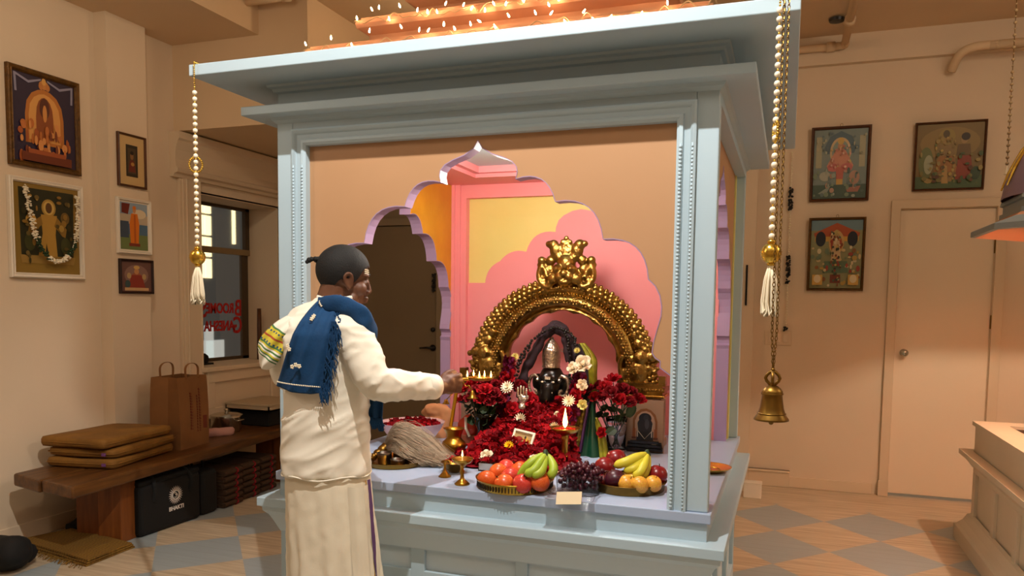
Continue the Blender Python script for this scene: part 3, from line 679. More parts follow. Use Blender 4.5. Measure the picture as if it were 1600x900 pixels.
picture('white framed print of an orange robed standing figure against blue sky', WALL_L(-4.148, 4.05, 1.925), .285, .365, M_FWHITE, .02, .022, '#e8dcc8', .008, ['#8fa0b0', ('#b9a890', 'r', -1, .1, 1, .5), ('#d8c8a8', 'e', .4, .55, .5, .2), ('#4d6c86', 'r', -1, -.35, 1, .1), ('#6d7c48', 'r', -1, -1, 1, -.35), ('#3c4a5c', 'r', -1, -.5, -.4, .2), ('#d8741c', 'p', [(-.2, .55), (.25, .55), (.38, .1), (.3, -.75), (-.28, -.75), (-.34, .1)]), ('#b8581a', 'p', [(-.02, .5), (.1, .5), (.12, -.7), (-.02, -.7)]), ('#c88c5c', 'e', .02, .7, .12, .13), ('#d8741c', 'e', .02, .8, .13, .08), ('#7a3020', 'r', -.4, -.85, .4, -.72), ('#6b2418', 'p', [(-.9, .95), (-.3, .95), (-.45, .5), (-.9, .55)])])
picture('small dark framed reddish print of a seated group, lowest on the pilaster', WALL_L(-4.148, 4.062, 1.592), .285, .23, M_FDARK, .016, .02, None, 0, ['#6a4a44', ('#8a6a60', 'e', 0, .1, .8, .7), ('#a05a40', 'e', 0, -.2, .4, .5), ('#c08858', 'e', 0, .35, .16, .2), ('#8c3428', 'p', [(-.6, -.8), (-.35, .1), (.35, .1), (.6, -.8)]), ('#b89868', 'e', -.5, .05, .14, .2), ('#b89868', 'e', .5, .0, .14, .2), ('#c8a070', 'r', -.8, -.95, .8, -.75), ('#3c5050', 'e', -.6, -.5, .18, .25), ('#d0a860', 'e', 0, .62, .2, .12)])
sh6 = ['#7f8c86', ('#5d7078', 'p', [(-.6, .5), (-.4, .8), (0, .95), (.4, .8), (.6, .5), (.5, .3), (-.5, .3)]), ('#a8a488', 'r', -.92, -.1, -.7, .8), ('#a8a488', 'r', .7, -.1, .92, .8), ('#c0a882', 'e', 0, .35, .4, .42), ('#8a9a90', 'e', 0, .35, .32, .34), ('#c88c74', 'p', [(-.18, .4), (.18, .4), (.5, -.05), (.42, -.2), (0, -.12), (-.42, -.2), (-.5, -.05)]), ('#c09070', 'e', 0, .5, .11, .13), ('#c8a860', 'e', 0, .66, .12, .1), ('#c07068', 'e', -.25, -.1, .22, .12), ('#c07068', 'e', .25, -.1, .22, .12), ('#b86858', 'p', [(-.15, -.1), (.15, -.1), (.12, -.5), (-.12, -.5)]), ('#c8a058', 'r', -.12, -.62, .12, -.44), ('#4d6054', 'r', -1, -1, 1, -.6), ('#a8a898', 'e', -.55, -.35, .22, .14), ('#b08c78', 'e', .55, -.4, .2, .2), ('#8c988c', 'p', [(-.8, -.85), (-.3, -.6), (-.5, -.9)]), ('#a07060', 'p', [(.25, -.7), (.8, -.65), (.7, -.82), (.3, -.82)])]
fill(sh6, 40, ['#98a090', '#6c7c78', '#b0907c', '#7c8c74', '#566860'], -.95, .95, -.95, -.15, .03, .09, .16)
fill(sh6, 26, ['#a8a890', '#64767c', '#8c8c74'], -.95, .95, .1, .95, .025, .06, .34)
fill(sh6, 24, ['#d0a090', '#b87868', '#c8b070', '#d8b8a0'], -.4, .4, -.15, .55, .02, .05)
picture('brown framed blue green print of a seated pink robed figure, back wall', WALL_B(.333, 6.497, 2.537), .42, .56, M_FRAMEW, .022, .028, None, 0, sh6, tilt=.05, hook=True)
sh7 = ['#8b8a62', ('#6e8890', 'r', -1, .7, 1, 1), ('#a8502c', 'p', [(-.9, .62), (0, .92), (.9, .62), (.85, .5), (-.85, .5)]), ('#c89a44', 'r', -.85, .38, .85, .52), ('#20242c', 'e', -.62, .45, .2, .22), ('#20242c', 'e', .62, .45, .2, .22), ('#c8a468', 'e', 0, .35, .3, .35), ('#a84830', 'e', 0, .3, .22, .28), ('#d0b488', 'p', [(-.12, .4), (.12, .4), (.24, -.5), (-.24, -.5)]), ('#a89070', 'e', 0, .48, .1, .1), ('#b8a060', 'e', 0, .62, .1, .1), ('#5f7458', 'p', [(-.45, -.2), (.45, -.2), (.5, -.55), (-.5, -.55)]), ('#7c3c28', 'r', -.2, -.85, .2, -.6)]
for i in range(60):
    x = r5.uniform(-.92, .92); y = r5.uniform(-.92, .2)
    if abs(x) > .22: sh7.append((r5.choice(['#b09048', '#8a5a30', '#c8b080', '#9a4030', '#6c7c60', '#d0c098']), 'e', x, y, r5.uniform(.04, .1), r5.uniform(.03, .09)))
fill(sh7, 60, ['#c8a860', '#7c4428', '#d8c8a0', '#56684c', '#9a3c2c', '#40402c'], -.22, .22, -.9, .7, .02, .055)
for x0 in (-.9, .5): sh7.append(('#c8a050', 'r', x0, -.9, x0+.4, -.6)); sh7.append(('#d8c8a0', 'e', x0+.2, -.72, .14, .12))
picture('gilt framed crowded print of many small figures, lower on the back wall', WALL_B(.331, 6.497, 1.852), .405, .56, M_FGOLD, .02, .026, None, 0, sh7, tilt=.05, hook=True)
sh8 = ['#7d6638', ('#8d7440', 'e', 0, .4, .9, .5), ('#96803f', 'e', -.1, .6, .25, .25), ('#50613c', 'r', -1, -1, 1, -.62), ('#6b7040', 'e', -.7, -.2, .22, .5), ('#8c7244', 'p', [(-.32, .35), (.1, .35), (.22, -.3), (.1, -.8), (-.3, -.8), (-.4, -.3)]), ('#a08048', 'e', -.12, .5, .12, .14), ('#5c4a28', 'e', -.12, .68, .1, .12), ('#9c6a34', 'p', [(-.3, 0), (.1, 0), (.3, -.5), (-.45, -.5)]), ('#b08c50', 'p', [(-.2, -.3), (-.05, -.3), (0, -.85), (-.2, -.85)]), ('#8c3f26', 'p', [(.28, .1), (.62, .1), (.75, -.7), (.2, -.75)]), ('#6e5630', 'p', [(.25, .35), (.6, .35), (.65, .0), (.2, 0)]), ('#a08050', 'e', .42, .48, .1, .12), ('#3c2c1a', 'e', .46, .58, .13, .12), ('#a0a080', 'e', -.62, -.25, .14, .3), ('#3c4c30', 'e', .8, -.55, .15, .2), ('#a88c50', 'e', -.6, -.75, .14, .08)]
fill(sh8, 50, ['#9c8448', '#5c4c28', '#86703c', '#6c7440', '#b09450'], -.45, .2, -.8, .6, .02, .07)
fill(sh8, 40, ['#4c5830', '#7c7038', '#98864c', '#5c3c20'], -.95, .95, -.95, .1, .03, .08, .3)
picture('nearly square brown framed print of two standing figures above the white door', WALL_B(1.07, 6.497, 2.56), .465, .495, M_FRAMEW, .016, .028, None, 0, sh8, tilt=.05)
# wall malas
def mala(label, x, y, segs, dirv=(1, 0)):
    t = thing('hanging_bead_garland', label, 'bead strand', (x, y, segs[-1][2]))
    r = random.Random(4)
    for kind, z0, z1 in segs:
        m = MB(); z = z0
        if kind == 'w':
            m.tube([(x, y, z0), (x, y, z1)], .002, 5)
            while z > z1: m.ball((x+r.uniform(-.004, .004), y, z), .0075, (1, 1, .7), 1); z -= .02
            m.build('white_thread', M_TASSEL, t, w=True)
        else:
            while z > z1:
                for k in range(4): m.ball((x+r.uniform(-.014, .014), y+r.uniform(-.01, .006), z+r.uniform(-.008, .008)), .009, sub=1)
                z -= .014
            m.build('black_cluster', M_BLACKS, t, w=True, smooth=True)
mala('white strand with black bead clusters hanging on the back wall behind the bell', -.012, 6.475, [('w', 2.64, 2.36), ('b', 2.365, 2.19), ('w', 2.19, 1.83), ('b', 1.835, 1.67), ('w', 1.67, 1.645), ('b', 1.65, 1.63), ('w', 1.63, 1.27), ('b', 1.275, 1.255)])
mala('black bead strand hanging at the edge of the grey door behind the arch', -3.075, 6.455, [('b', 1.70, 1.545)])
tag(MB().box(-.325, -.312, 6.405, 6.42, 1.45, 1.77).build('wall_strap', M_BLACK, bevel=.003), 'thin black strap fixed upright on the wall right of the shrine', 'strap')
# ------------------------------------------------------------------ bench and what lies on and under it
bn = thing('bench', 'long low slab wood bench along the left wall', 'bench', (-3.85, 4.2, 0))
pl = MB()
def plank(mb, P, z0, z1): mb.prism(P, z0, z1, 'z')
for P, z0 in (([(-3.51, 2.985), (-3.80, 3.04), (-4.0, 5.55), (-3.715, 5.5)], .385), ([(-3.805, 3.03), (-4.09, 3.10), (-4.14, 3.8), (-4.22, 5.55), (-4.005, 5.5)], .38)):
    m = MB(); plank(m, P, z0, .452); m.build('seat_plank', M_WOOD, bn, w=True, bevel=.012)
for y in (3.435, 5.1):
    for k, (xa, xb) in enumerate(((-3.66, -3.82), (-3.822, -3.99))):
        m = MB(); m.prism([(xa, y), (xa-.01, y+.12), (xb, y+.11), (xb, y-.02)], 0, .388, 'z'); m.build('leg', M_WOODL, bn, w=True, bevel=.005)
m = MB(); m.prism([(-3.72, 3.2), (-3.86, 5.4), (-3.95, 5.4), (-3.85, 3.2)], .345, .39, 'z'); m.build('stretcher', M_WOOD, bn, w=True, bevel=.006)
M_MUST = mat('mustard_cushion', '#85591a', .8, c2='#6b4612', ns=9, bump=.15, bs=60)
M_TAGP = mat('purple_tag', '#6a3c72', .7)
for k, (lb, dx, dy, rz) in enumerate((('mustard floor cushion at the bottom of the stack on the bench', .0, .0, .03), ('mustard floor cushion in the middle of the stack on the bench', .005, .01, .0), ('mustard floor cushion on top of the stack on the bench', -.01, -.015, -.05))):
    t = thing('floor_cushion', lb, 'cushion', (-3.92+dx, 3.63+dy, .453+k*.06), radians(9)+rz, 'stacked floor cushions')
    rs = []
    for u, z in ((.0, .002), (.9, .0), (.985, .006), (1, .02), (1, .04), (.985, .052), (.9, .057), (0, .06)):
        ring_ = []
        for j in range(36):
            a = 2*pi*j/36; ca, sa = cos(a), sin(a); e = .13
            x = math.copysign(abs(ca)**e, ca)*.226*max(u, .001); y = math.copysign(abs(sa)**e, sa)*.30*max(u, .001)
            ring_.append((x, y, z))
        rs.append(ring_)
    m = MB(); m.rings(rs); m.displace(.010, 7, k*3); m.build('pad', M_MUST, t, smooth=True)
    if k != 2: MB().box(.15, .175, -.307, -.298, .018, .035).build('tag', M_TAGP, t)
    m = MB(); P = []
    for j in range(48):
        a = 2*pi*j/48; ca, sa = cos(a), sin(a); P.append((math.copysign(abs(ca)**.13, ca)*.228, math.copysign(abs(sa)**.13, sa)*.302, .029))
    m.tube(P, .0035, 5, closed=True); m.build('piping', M_MUST, t, smooth=True)
# paper bag
M_KRAFT = mat('kraft_paper', '#86592e', .8, c2='#774d26', ns=6, bump=.1, bs=15); M_PRINT = mat('bag_print', '#6f2f1a', .8)
bg = thing('paper_bag', 'brown paper carrier bag standing on the bench by the window', 'bag', (-3.86, 4.13, .453), radians(4))
m = MB(); N_ = 5
rs = []
for z, ex, ey in ((0, .118, .142), (.1, .119, .144), (.25, .116, .146), (.4, .108, .147), (.475, .1, .148)):
    rs.append([(ex, -ey, z), (ex, 0, z), (ex, ey, z), (0, ey-.02*(z > .05)-z*.05, z), (-ex, ey, z), (-ex, 0, z), (-ex, -ey, z), (0, -ey+.02*(z > .05)+z*.05, z)])
for i in range(len(rs)-1): m.rings(rs[i:i+2], cap=False)
m.f([m.v(p) for p in rs[0]]); m.build('bag_body', M_KRAFT, bg, solid=.002, weld=True)
for sx in (1, -1):
    m = MB(); P = smoothpath([(sx*.1, -.06, .46), (sx*.1, -.062, .53), (sx*.098, -.03, .56), (sx*.098, .03, .56), (sx*.1, .062, .53), (sx*.1, .06, .46)], 6)
    m.tube(P, .009, 6, flat=.25, up=(1, 0, 0)); m.build('handle', M_KRAFT, bg)
r7 = random.Random(2)
for yy, z0, z1, hh in ((-.03, .12, .36, .022), (.03, .1, .34, .012), (.055, .1, .38, .014)):
    m = MB(); z = z0
    m.box(.1165 if z1 > .3 else .1178, .1182, yy-hh/2-.001, yy-hh/2+.001, z0, z0+.02)
    while z < z1:
        l = r7.uniform(.008, .016); x = .1205-(z > .25)*.002-max(0, z-.3)*.08
        m.box(x-.003, x+.001, yy-hh/2, yy+hh/2, z, z+l*.35); m.box(x-.003, x+.001, yy-hh/2, yy-hh/6, z, z+l); z += l+.006
    m.build('faded_print', M_PRINT, bg)
m = MB(); m.box(.112, .1195, .085, .125, .1, .2); m.build('faded_print', M_PRINT, bg)
# pot, cloth, boxes
pt = thing('cooking_pot', 'stainless steel lidded pot on the bench beside the paper bag', 'pot', (-3.97, 4.72, .453))
MB().lathe([(.10, 0), (.108, .01), (.11, .11), (.114, .118), (.105, .118), (.1, .012), (.001, .01)], n=32, cap=False).build('pot_body', M_STEEL, pt, smooth=True)
MB().lathe([(.119, .116), (.119, .124), (.09, .135), (.03, .142), (.012, .145), (.012, .156), (.02, .162), (.014, .17), (.001, .171)], n=32).build('lid', M_STEEL, pt, ang=40)
for sy in (-1, 1): MB().tube(smoothpath([(sy*.109, -.03, .09), (sy*.135, -.03, .092), (sy*.135, .03, .092), (sy*.109, .03, .09)], 5), .005, 6).build('handle', M_STEEL, pt, smooth=True)
m = MB(); m.tube(smoothpath([(-3.965, 4.40, .478), (-3.9, 4.48, .48), (-3.86, 4.55, .478), (-3.82, 4.62, .476)], 5), [.02, .03]+[.033]*12+[.03, .02], 14, flat=.75, up=(0, 0, 1)); m.displace(.01, 22)
tag(m.build('rolled_towel', mat('pink_cloth', '#b98a80', .9, bump=.15, bs=120), smooth=True), 'pale pink rolled towel lying on the bench in front of the steel pot', 'towel')
t = thing('black_case', 'flat black case under the white carton at the far end of the bench', 'case', (-3.97, 5.22, .453))
MB().box(-.2, .17, -.22, .2, 0, .125).build('case_body', M_BLACK, t, bevel=.01); MB().box(.168, .178, -.03, .05, .05, .075).build('latch', M_STEEL, t)
t = thing('carton', 'flat white cardboard carton on top of the black case on the bench', 'box', (-3.96, 5.2, .579))
M_CARD = mat('pale_card', '#b59f80', .8)
MB().box(-.21, .2, -.25, .22, 0, .012).box(-.21, .2, -.25, -.24, 0, .05).box(-.21, .2, .21, .22, 0, .05).box(-.21, -.2, -.25, .22, 0, .05).box(.19, .2, -.25, .22, 0, .05).build('tray', M_CARD, t)
MB().box(-.215, .205, -.255, .225, .04, .056).build('lid', M_CARD, t, bevel=.003)
# under the bench
cb = thing('cooler_bag', 'black cooler bag with white sun emblem and lettering under the bench', 'bag', (-3.78, 3.8, 0), radians(-1))
m = MB(); m.box(-.17, .155, -.255, .255, 0, .32); m.build('bag_body', M_BLACK, cb, bevel=.03, bseg=3)
MB().box(-.165, .15, -.25, .25, .31, .345).build('lid', M_BLACK, cb, bevel=.014)
MB().box(-.05, .1, -.12, .12, .343, .352).build('lid_pocket', mat('navy_mesh', '#12203c', .6), cb, bevel=.003)
for sy in (-1, 1): MB().tube(smoothpath([(.157, sy*.15, .2), (.17, sy*.15, .3), (.1, sy*.13, .375), (0, sy*.12, .37)], 5), .012, 6, flat=.3).build('strap', M_BLACK, cb)
em = MB(); TM = Matrix(((0, 0, 1, .1565), (1, 0, 0, .03), (0, 1, 0, .205), (0, 0, 0, 1)))
em.M = TM
for k in range(24):
    a = 2*pi*k/24; d = .05
    em.f([em.v((cos(a+s)*r, sin(a+s)*r, .001)) for r, s in ((.034, -.09), (.046, -.06), (.06, 0), (.046, .06), (.034, .09))])
em.tube([(cos(2*pi*j/28)*.028, sin(2*pi*j/28)*.028, .001) for j in range(28)], .0045, 4, closed=True)
em.tube(smoothpath([(-.012, .012, .001), (0, .016, .001), (.006, .008, .001), (-.002, .001, .001), (.008, -.006, .001), (.002, -.016, .001), (-.012, -.012, .001)], 4), .0028, 4)
em.tube(smoothpath([(.002, .001, .001), (.012, .004, .001), (.016, -.008, .001)], 4), .0025, 4)
em.M = Matrix.Identity(4); text_into(em, 'BHAKTI', .036, TM @ Matrix.Translation((.005, -.095, .0005)), .0008, 'CENTER', .001)
em.build('emblem', mat('white_print', '#d8cfc6', .6), cb)
t = thing('black_tote', 'tall black bag standing right of the cooler bag under the bench', 'bag', (-3.8, 4.15, 0))
m = MB(); m.box(-.17, .17, -.078, .078, 0, .3); m.build('bag_body', M_BLACK, t, bevel=.03, bseg=3)
for sy in (-1, 1): MB().tube(smoothpath([(-.06, sy*.05, .28), (-.05, sy*.05, .35), (.05, sy*.05, .35), (.06, sy*.05, .28)], 5), .008, 6).build('handle', M_BLACK, t)
M_MAT = mat('brown_woven_mat', '#3f2a18', .9, bump=.3, bs=80); M_TIE = mat('red_tie', '#8c1620', .7)
for si, (yy, nm, xo) in enumerate(((4.37, 'nearest', 0), (4.6, 'middle', -.03), (4.82, 'farthest', -.05))):
    for k in range(6):
        lay = ('bottom', 'second', 'third', 'fourth', 'fifth', 'top')[k]
        t = thing('folded_mat', f'dark woven mat with red tie, {lay} of the {nm} pile under the bench', 'mat', (-3.8+xo, yy, .044*k), radians(4)+rnd.uniform(-.05, .05), 'piled mats under the bench')
        m = MB(); m.box(-.16, .16, -.1, .1, 0, .019).box(-.165, .155, -.1, .1, .021, .042); m.tube([(.16, -.098, .021), (.16, .098, .021)], .0205, 8); m.build('folded_layers', M_MAT, t, bevel=.004)
        m = MB(); m.tube(smoothpath([(.165, .02, .0), (.183, .03, .015), (.181, .035, .03), (.165, .03, .044)], 4), .007, 5, flat=.4); m.ball((.184, .03, .02), .009, sub=1); m.build('tie', M_TIE, t)
# mat and bags on the floor
M_STRAW = mat('straw_mat', '#8a651f', .9, c2='#6e4d14', ns=14, bump=.4, bs=70, kind='wave', stretch=(1, 6, 1))
t = thing('straw_mat', 'folded straw mat with ragged fringe on the floor before the bench leg', 'mat', (-3.82, 3.27, 0))
for k in range(3):
    m = MB(); P = [(-4.2+.01*k, 3.17+.008*k), (-3.51, 3.055+.006*k), (-3.53, 3.405-.01*k), (-4.09, 3.49-.012*k)]
    n = 14; rows = []
    for i in range(n+1):
        u = i/n; a_ = V((*P[0], 0)).lerp(V((*P[1], 0)), u); b_ = V((*P[3], 0)).lerp(V((*P[2], 0)), u)
        rows.append([a_.lerp(b_, j/8)+V((0, 0, .006+.013*k+.004*noise.noise(V((i*.5, j*.6, k*4))))) for j in range(9)])
    m.sheet(rows); m.build('mat_layer', M_STRAW, t, w=True, solid=.009)
m = MB(); r8 = random.Random(6)
for i in range(80):
    u = r8.random(); p = V((-4.2, 3.17, .015)).lerp(V((-3.51, 3.055, .015)), u); d = V((r8.uniform(-.03, .03), -r8.uniform(.02, .06), 0))
    m.tube([p, p+d*.6+V((0, 0, -.003)), p+d+V((0, 0, -.011))], .0018, 4)
m.build('fringe', M_STRAW, t, w=True)
m = MB(); m.ball((-3.83, 2.86, .10), .13, (1.0, .85, .75), 3).ball((-3.88, 2.95, .06), .1, (1, .8, .6), 2); m.displace(.03, 9)
t = thing('black_backpack', 'black bag slumped on the floor at the bottom left corner', 'bag', (-3.85, 2.87, 0))
m.build('bag_body', M_BLACK, t, w=True, smooth=True)
MB().tube(smoothpath([(-3.9, 2.83, .18), (-3.98, 2.86, .2), (-4.05, 2.92, .13), (-4.0, 2.98, .03)], 6), .012, 6, flat=.3).build('strap', M_BLACK, t, w=True)
m = MB(); m.ball((-4.09, 3.58, .045), .09, (.9, 1.1, .5), 3); m.ball((-4.1, 3.52, .03), .07, (.9, 1, .42), 2); m.displace(.02, 14)
t = thing('black_pouch', 'small black pouch on the floor between the wall and the bench leg', 'pouch', (-4.09, 3.57, 0)); m.build('pouch_body', M_BLACK, t, w=True, smooth=True)
MB().tube(smoothpath([(-4.08, 3.5, .06), (-4.04, 3.49, .075), (-4.02, 3.53, .07)], 5), .005, 5).build('loop', M_BLACK, t, w=True)
tag(MB().tube([(-4.36, 5.62, .925), (-4.352, 5.61, 1.37)], [.022, .018], 8).build('wooden_stick', M_FRAMEW, smooth=True), 'upright reddish wooden stick standing on the window sill', 'stick')
m = MB(); m.ball((-4.42, 4.97, .965), .07, (.7, 1, .75), 2); m.box(-4.48, -4.36, 4.9, 5.04, .922, .935); m.displace(.008, 20)
tag(m.build('cap', M_BLACK, smooth=True), 'black cap lying on the window sill', 'cap')
# ------------------------------------------------------------------ right: second altar pedestal and hanging canopy
M_PED = mat('cream_pedestal_paint', '#d9c9ae', .5, c2='#d2c1a5', ns=2)
pd = thing('altar_pedestal', 'cream stepped altar pedestal at the right edge of the room', 'pedestal', (1.75, 4.72, 0))
px0, px1, py0, py1 = 1.10, 2.4, 4.0, 5.42
def pbox(o, z0, z1): return MB().box(px0-o, px1+o, py0-o, py1+o, z0, z1)
pb = MB(); pb.box(px0+.03, px1-.03, py0+.03, py1-.03, .0, .55); pb.build('body', M_PED, pd, w=True)
m = MB()
for y in (py1-.03-.07, 4.85, 4.4, py0+.03): m.box(px0+.012, px0+.0305, y, y+.07, .1, .4395)
m.box(px0+.012, px0+.03, py0+.03, py1-.03, .44, .52); m.build('panel_frame', M_PED, pd, w=True, bevel=.003)
m = MB(); rs = []
for o, z in ((.06, 0), (.06, .09), (.045, .1), (.02, .13), (.0, .17), (-.02, .18)): rs.append([(px0-o, py0-o, z), (px1+o, py0-o, z), (px1+o, py1+o, z), (px0-o, py1+o, z)])
m.rings(rs, cap=False); m.build('plinth', M_PED, pd, w=True)
m = MB(); rs = []
for o, z in ((-.03, .45), (-.01, .47), (.02, .51), (.045, .535), (.055, .54), (.055, .57), (-.01, .57)): rs.append([(px0-o, py0-o, z), (px1+o, py0-o, z), (px1+o, py1+o, z), (px0-o, py1+o, z)])
m.rings(rs, cap=False); m.build('ledge', M_PED, pd, w=True)
pbox(-.015, .56, .735).build('riser', M_PED, pd, w=True)
m = MB(); zt_ = .755
for a in ((px0, px0+.16, py0, py1), (px1-.16, px1, py0, py1), (px0+.16, px1-.16, py0, py0+.16), (px0+.16, px1-.16, py1-.16, py1)): m.box(*a, .73, zt_)
m.build('top_rim', M_PED, pd, w=True); MB().box(px0+.15, px1-.15, py0+.15, py1-.15, .725, .737).build('basin', mat('dark_basin', '#3a2416', .5), pd, w=True)
fz = thing('beaded_mound', 'dark brown bristly bead covered mound on the cream pedestal', 'offering', (1.44, 4.85, .737))
m = MB(); r9 = random.Random(8)
for i in range(700):
    a = r9.uniform(0, 2*pi); h = r9.random(); rr = .16*(1-h**2.2)**.6
    m.ball((1.44+cos(a)*rr, 4.85+sin(a)*rr, .737+h*.3), .011, sub=1)
m.build('beads', mat('rudraksha_brown', '#3a1a0e', .6, c2='#26100a', ns=20), fz, w=True)
MB().lathe([(.165, .738), (.15, .83), (.12, .93), (.06, 1.01), (.001, 1.03)], (1.44, 4.85, 0), 20).build('core', mat('mound_core', '#2a120a', .8), fz, w=True, smooth=True)
m = MB()
for i in range(12): m.ball((1.36+.012*i, 4.70-.002*i, .79+.01*sin(i)), .009, sub=1)
m.build('gold_beads', M_GOLD2, fz, w=True)
M_CAN = mat('lilac_canopy_paint', '#9a86a0', .5); M_CANB = mat('blue_canopy_paint', '#9aa6ac', .5); M_CANI = mat('canopy_inside', '#dca07e', .6)
cx, cy = 1.55, 4.6
dm = thing('canopy_dome', 'lilac octagonal dome canopy with pale rim hanging at the right edge', 'canopy', (cx, cy, 1.82))
def oct_(r, z): return [(cx+r*cos(pi/8+k*pi/4), cy+r*sin(pi/8+k*pi/4), z) for k in range(8)]
m = MB(); m.rings([oct_(r, z) for r, z in ((.50, 1.93), (.665, 1.868), (.675, 1.862), (.675, 1.835), (.655, 1.832))], cap=False); m.build('rim', M_CANB, dm, w=True)
m = MB(); m.rings([oct_(r, z) for r, z in ((.52, 1.90), (.545, 1.92), (.545, 1.945), (.53, 1.95), (.53, 1.985), (.545, 1.99), (.54, 2.01), (.51, 2.02))], cap=False); m.build('neck_moulding', M_CANB, dm, w=True)
m = MB(); pr = [(.535, 2.01), (.52, 2.1), (.475, 2.22), (.4, 2.35), (.3, 2.46), (.17, 2.54), (.06, 2.58), (.03, 2.62), (.04, 2.66), (.001, 2.72)]
m.lathe(pr, (cx, cy, 0), 32, cap=False); m.build('dome', M_CAN, dm, w=True, smooth=True)
m = MB()
for k in range(16):
    a = 2*pi*k/16+.1; m.tube([(cx+cos(a)*r, cy+sin(a)*r, z) for r, z in ((.536, 2.07), (.505, 2.16), (.455, 2.265), (.385, 2.37))], [.004, .009, .009, .003], 6)
m.build('gilt_ribs', M_GOLD2, dm, w=True)
m = MB(); m.rings([oct_(r, z) for r, z in ((.656, 1.833), (.5, 1.955), (.48, 2.05), (.42, 2.24), (.25, 2.38), (.03, 2.44))], cap=False); m.build('lining', M_CANI, dm, w=True, solid=.004)
MB().tube([(cx, cy, 2.7), (cx, cy, ZC)], .008, 8).build('hanging_rod', M_BRASSD, dm, w=True)
MB().ball((1.5, 4.6, 2.23), .03, sub=2).build('bulb', mat('canopy_bulb', '#ffb070', .4, emit=8), dm, w=True, smooth=True)
t = thing('bead_strand', 'dim bead strand hanging from the ceiling beside the lilac canopy dome', 'bead strand', (1.112, 5.0, 2.2))
m = MB(); z = 2.25
i = 0
while z < ZC:
    m.ball((1.112, 5.0, z), .0105 if (z < 2.75 or i % 2) else .006, sub=1); z += .033; i += 1
m.build('beads', mat('dim_pearl', '#a88a62', .4), t, w=True, smooth=True); MB().tube([(1.112, 5, 2.24), (1.112, 5, ZC)], .002, 5).build('thread', M_BRASSD, t, w=True)
m = MB(); m.tube([(1.112, 5.0, 2.24), (1.112, 5, 2.19)], [.004, .014], 8); m.build('tassel', M_TASSEL, t, w=True)
# ------------------------------------------------------------------ gold arch behind the idol
PX_, PY_, PZ_ = -.985, 3.45, 1.10
pr = thing('gold_altar_arch', 'large embossed gold arch with lion face crest standing behind the black idol', 'altar arch', (PX_, PY_, ZT))
def rin(t): return .262+.045*max(0, sin(t))**1.3
def rout(t): return .43+.016*max(0, sin(t))
m = MB(); prof = [(0, .012), (.0, -.006), (.1, -.012), (.16, -.008), (.19, -.004), (.24, -.02), (.32, -.034), (.41, -.039), (.5, -.034), (.58, -.02), (.62, -.008), (.68, -.016), (.8, -.022), (.92, -.016), (1, .0), (1, .02), (0, .02)]
rs = []; NT = 150
for i in range(NT+1):
    t = lerp(radians(-20), radians(200), i/NT); row = []
    for u, y in prof:
        r = lerp(rin(t), rout(t), u)
        if u == 0: r += .010*abs(sin(t*9))
        row.append((PX_+r*cos(t), PY_+y, PZ_+r*sin(t)))
    rs.append(row)
m.rings(rs); m.build('arch_band', M_GOLD, pr, w=True, ang=50)
m = MB()
for i in range(30):
    t = lerp(radians(-14), radians(194), i/29); r = lerp(rin(t), rout(t), .41); c = V((PX_+r*cos(t), PY_-.037, PZ_+r*sin(t)))
    m.ball(c, .0075, sub=1)
    for k in range(6):
        a = k*pi/3; m.ball(c+V((cos(a)*.014, .001, sin(a)*.014)), .0065, (1, .7, 1), 1)
m.build('florets', M_GOLD, pr, w=True, smooth=True)
m = MB()
for i in range(110):
    t = lerp(radians(-18), radians(198), i/109); r = lerp(rin(t), rout(t), .62); m.ball((PX_+r*cos(t), PY_-.012, PZ_+r*sin(t)), .0055, sub=1)
m.build('bead_row', M_GOLD, pr, w=True, smooth=True)
for half in (-1, 1):
    m = MB()
    for i in range(24):
        t = pi/2-half*lerp(.25, 1.72, i/23); s = half
        rad = V((cos(t), 0, sin(t))); tan = V((-sin(t), 0, cos(t)))
        for dr, dt, q in ((-.004, .0, .021), (.014, .008*s, .0185), (.026, .014*s, .012), (-.022, -.006*s, .015)):
            p = V((PX_, PY_-.016, PZ_))+rad*(rout(t)+dr-.012)+tan*dt; m.ball(p, q*(1 if i % 2 else .86), (1, .9, 1), 2)
    m.displace(.003, 80); m.build('flame_border', M_GOLD, pr, w=True, smooth=True)
m = MB(); zc = 1.60                                    # crest: lion face with horns and leaf crown
def B(x, z, r, y=-.02, sc=(1, .8, 1), sub=3): m.ball((PX_+.02+x, PY_+y, z), r, sc, sub)
B(0, 1.575, .06, -.01, (1.2, .7, .9)); B(0, 1.63, .045)
for s in (-1, 1):
    B(s*.034, 1.605, .023, -.05); B(s*.034, 1.606, .010, -.07, (1, 1, 1)); B(s*.022, 1.57, .02, -.055); B(s*.055, 1.56, .026, -.04)
    B(s*.05, 1.69, .03, -.02, (1, .7, 1.25)); B(s*.062, 1.715, .026, -.02); B(s*.085, 1.72, .016, -.02); B(s*.035, 1.66, .026)
    B(s*.118, 1.645, .020); B(s*.128, 1.625, .014, -.015)
    m.tube(smoothpath([(PX_+.02+s*.06, PY_-.03, 1.55), (PX_+.02+s*.085, PY_-.03, 1.525), (PX_+.02+s*.115, PY_-.025, 1.54), (PX_+.02+s*.13, PY_-.02, 1.575), (PX_+.02+s*.12, PY_-.02, 1.615), (PX_+.02+s*.1, PY_-.02, 1.60), (PX_+.02+s*.09, PY_-.025, 1.565)], 6), .015, 8)
    B(s*.095, 1.575, .03, -.01, (1, .5, 1.1))
    B(s*.082, 1.60, .028, -.012, (1, .6, 1)); B(s*.105, 1.615, .02, -.012, (1, .6, 1)); B(s*.075, 1.645, .024, -.015, (1, .7, 1)); B(s*.108, 1.55, .02, -.02)
    for k in range(5): B(s*(.02+.022*k), 1.522-.004*k, .010, -.03, (1, 1, .9), 2)
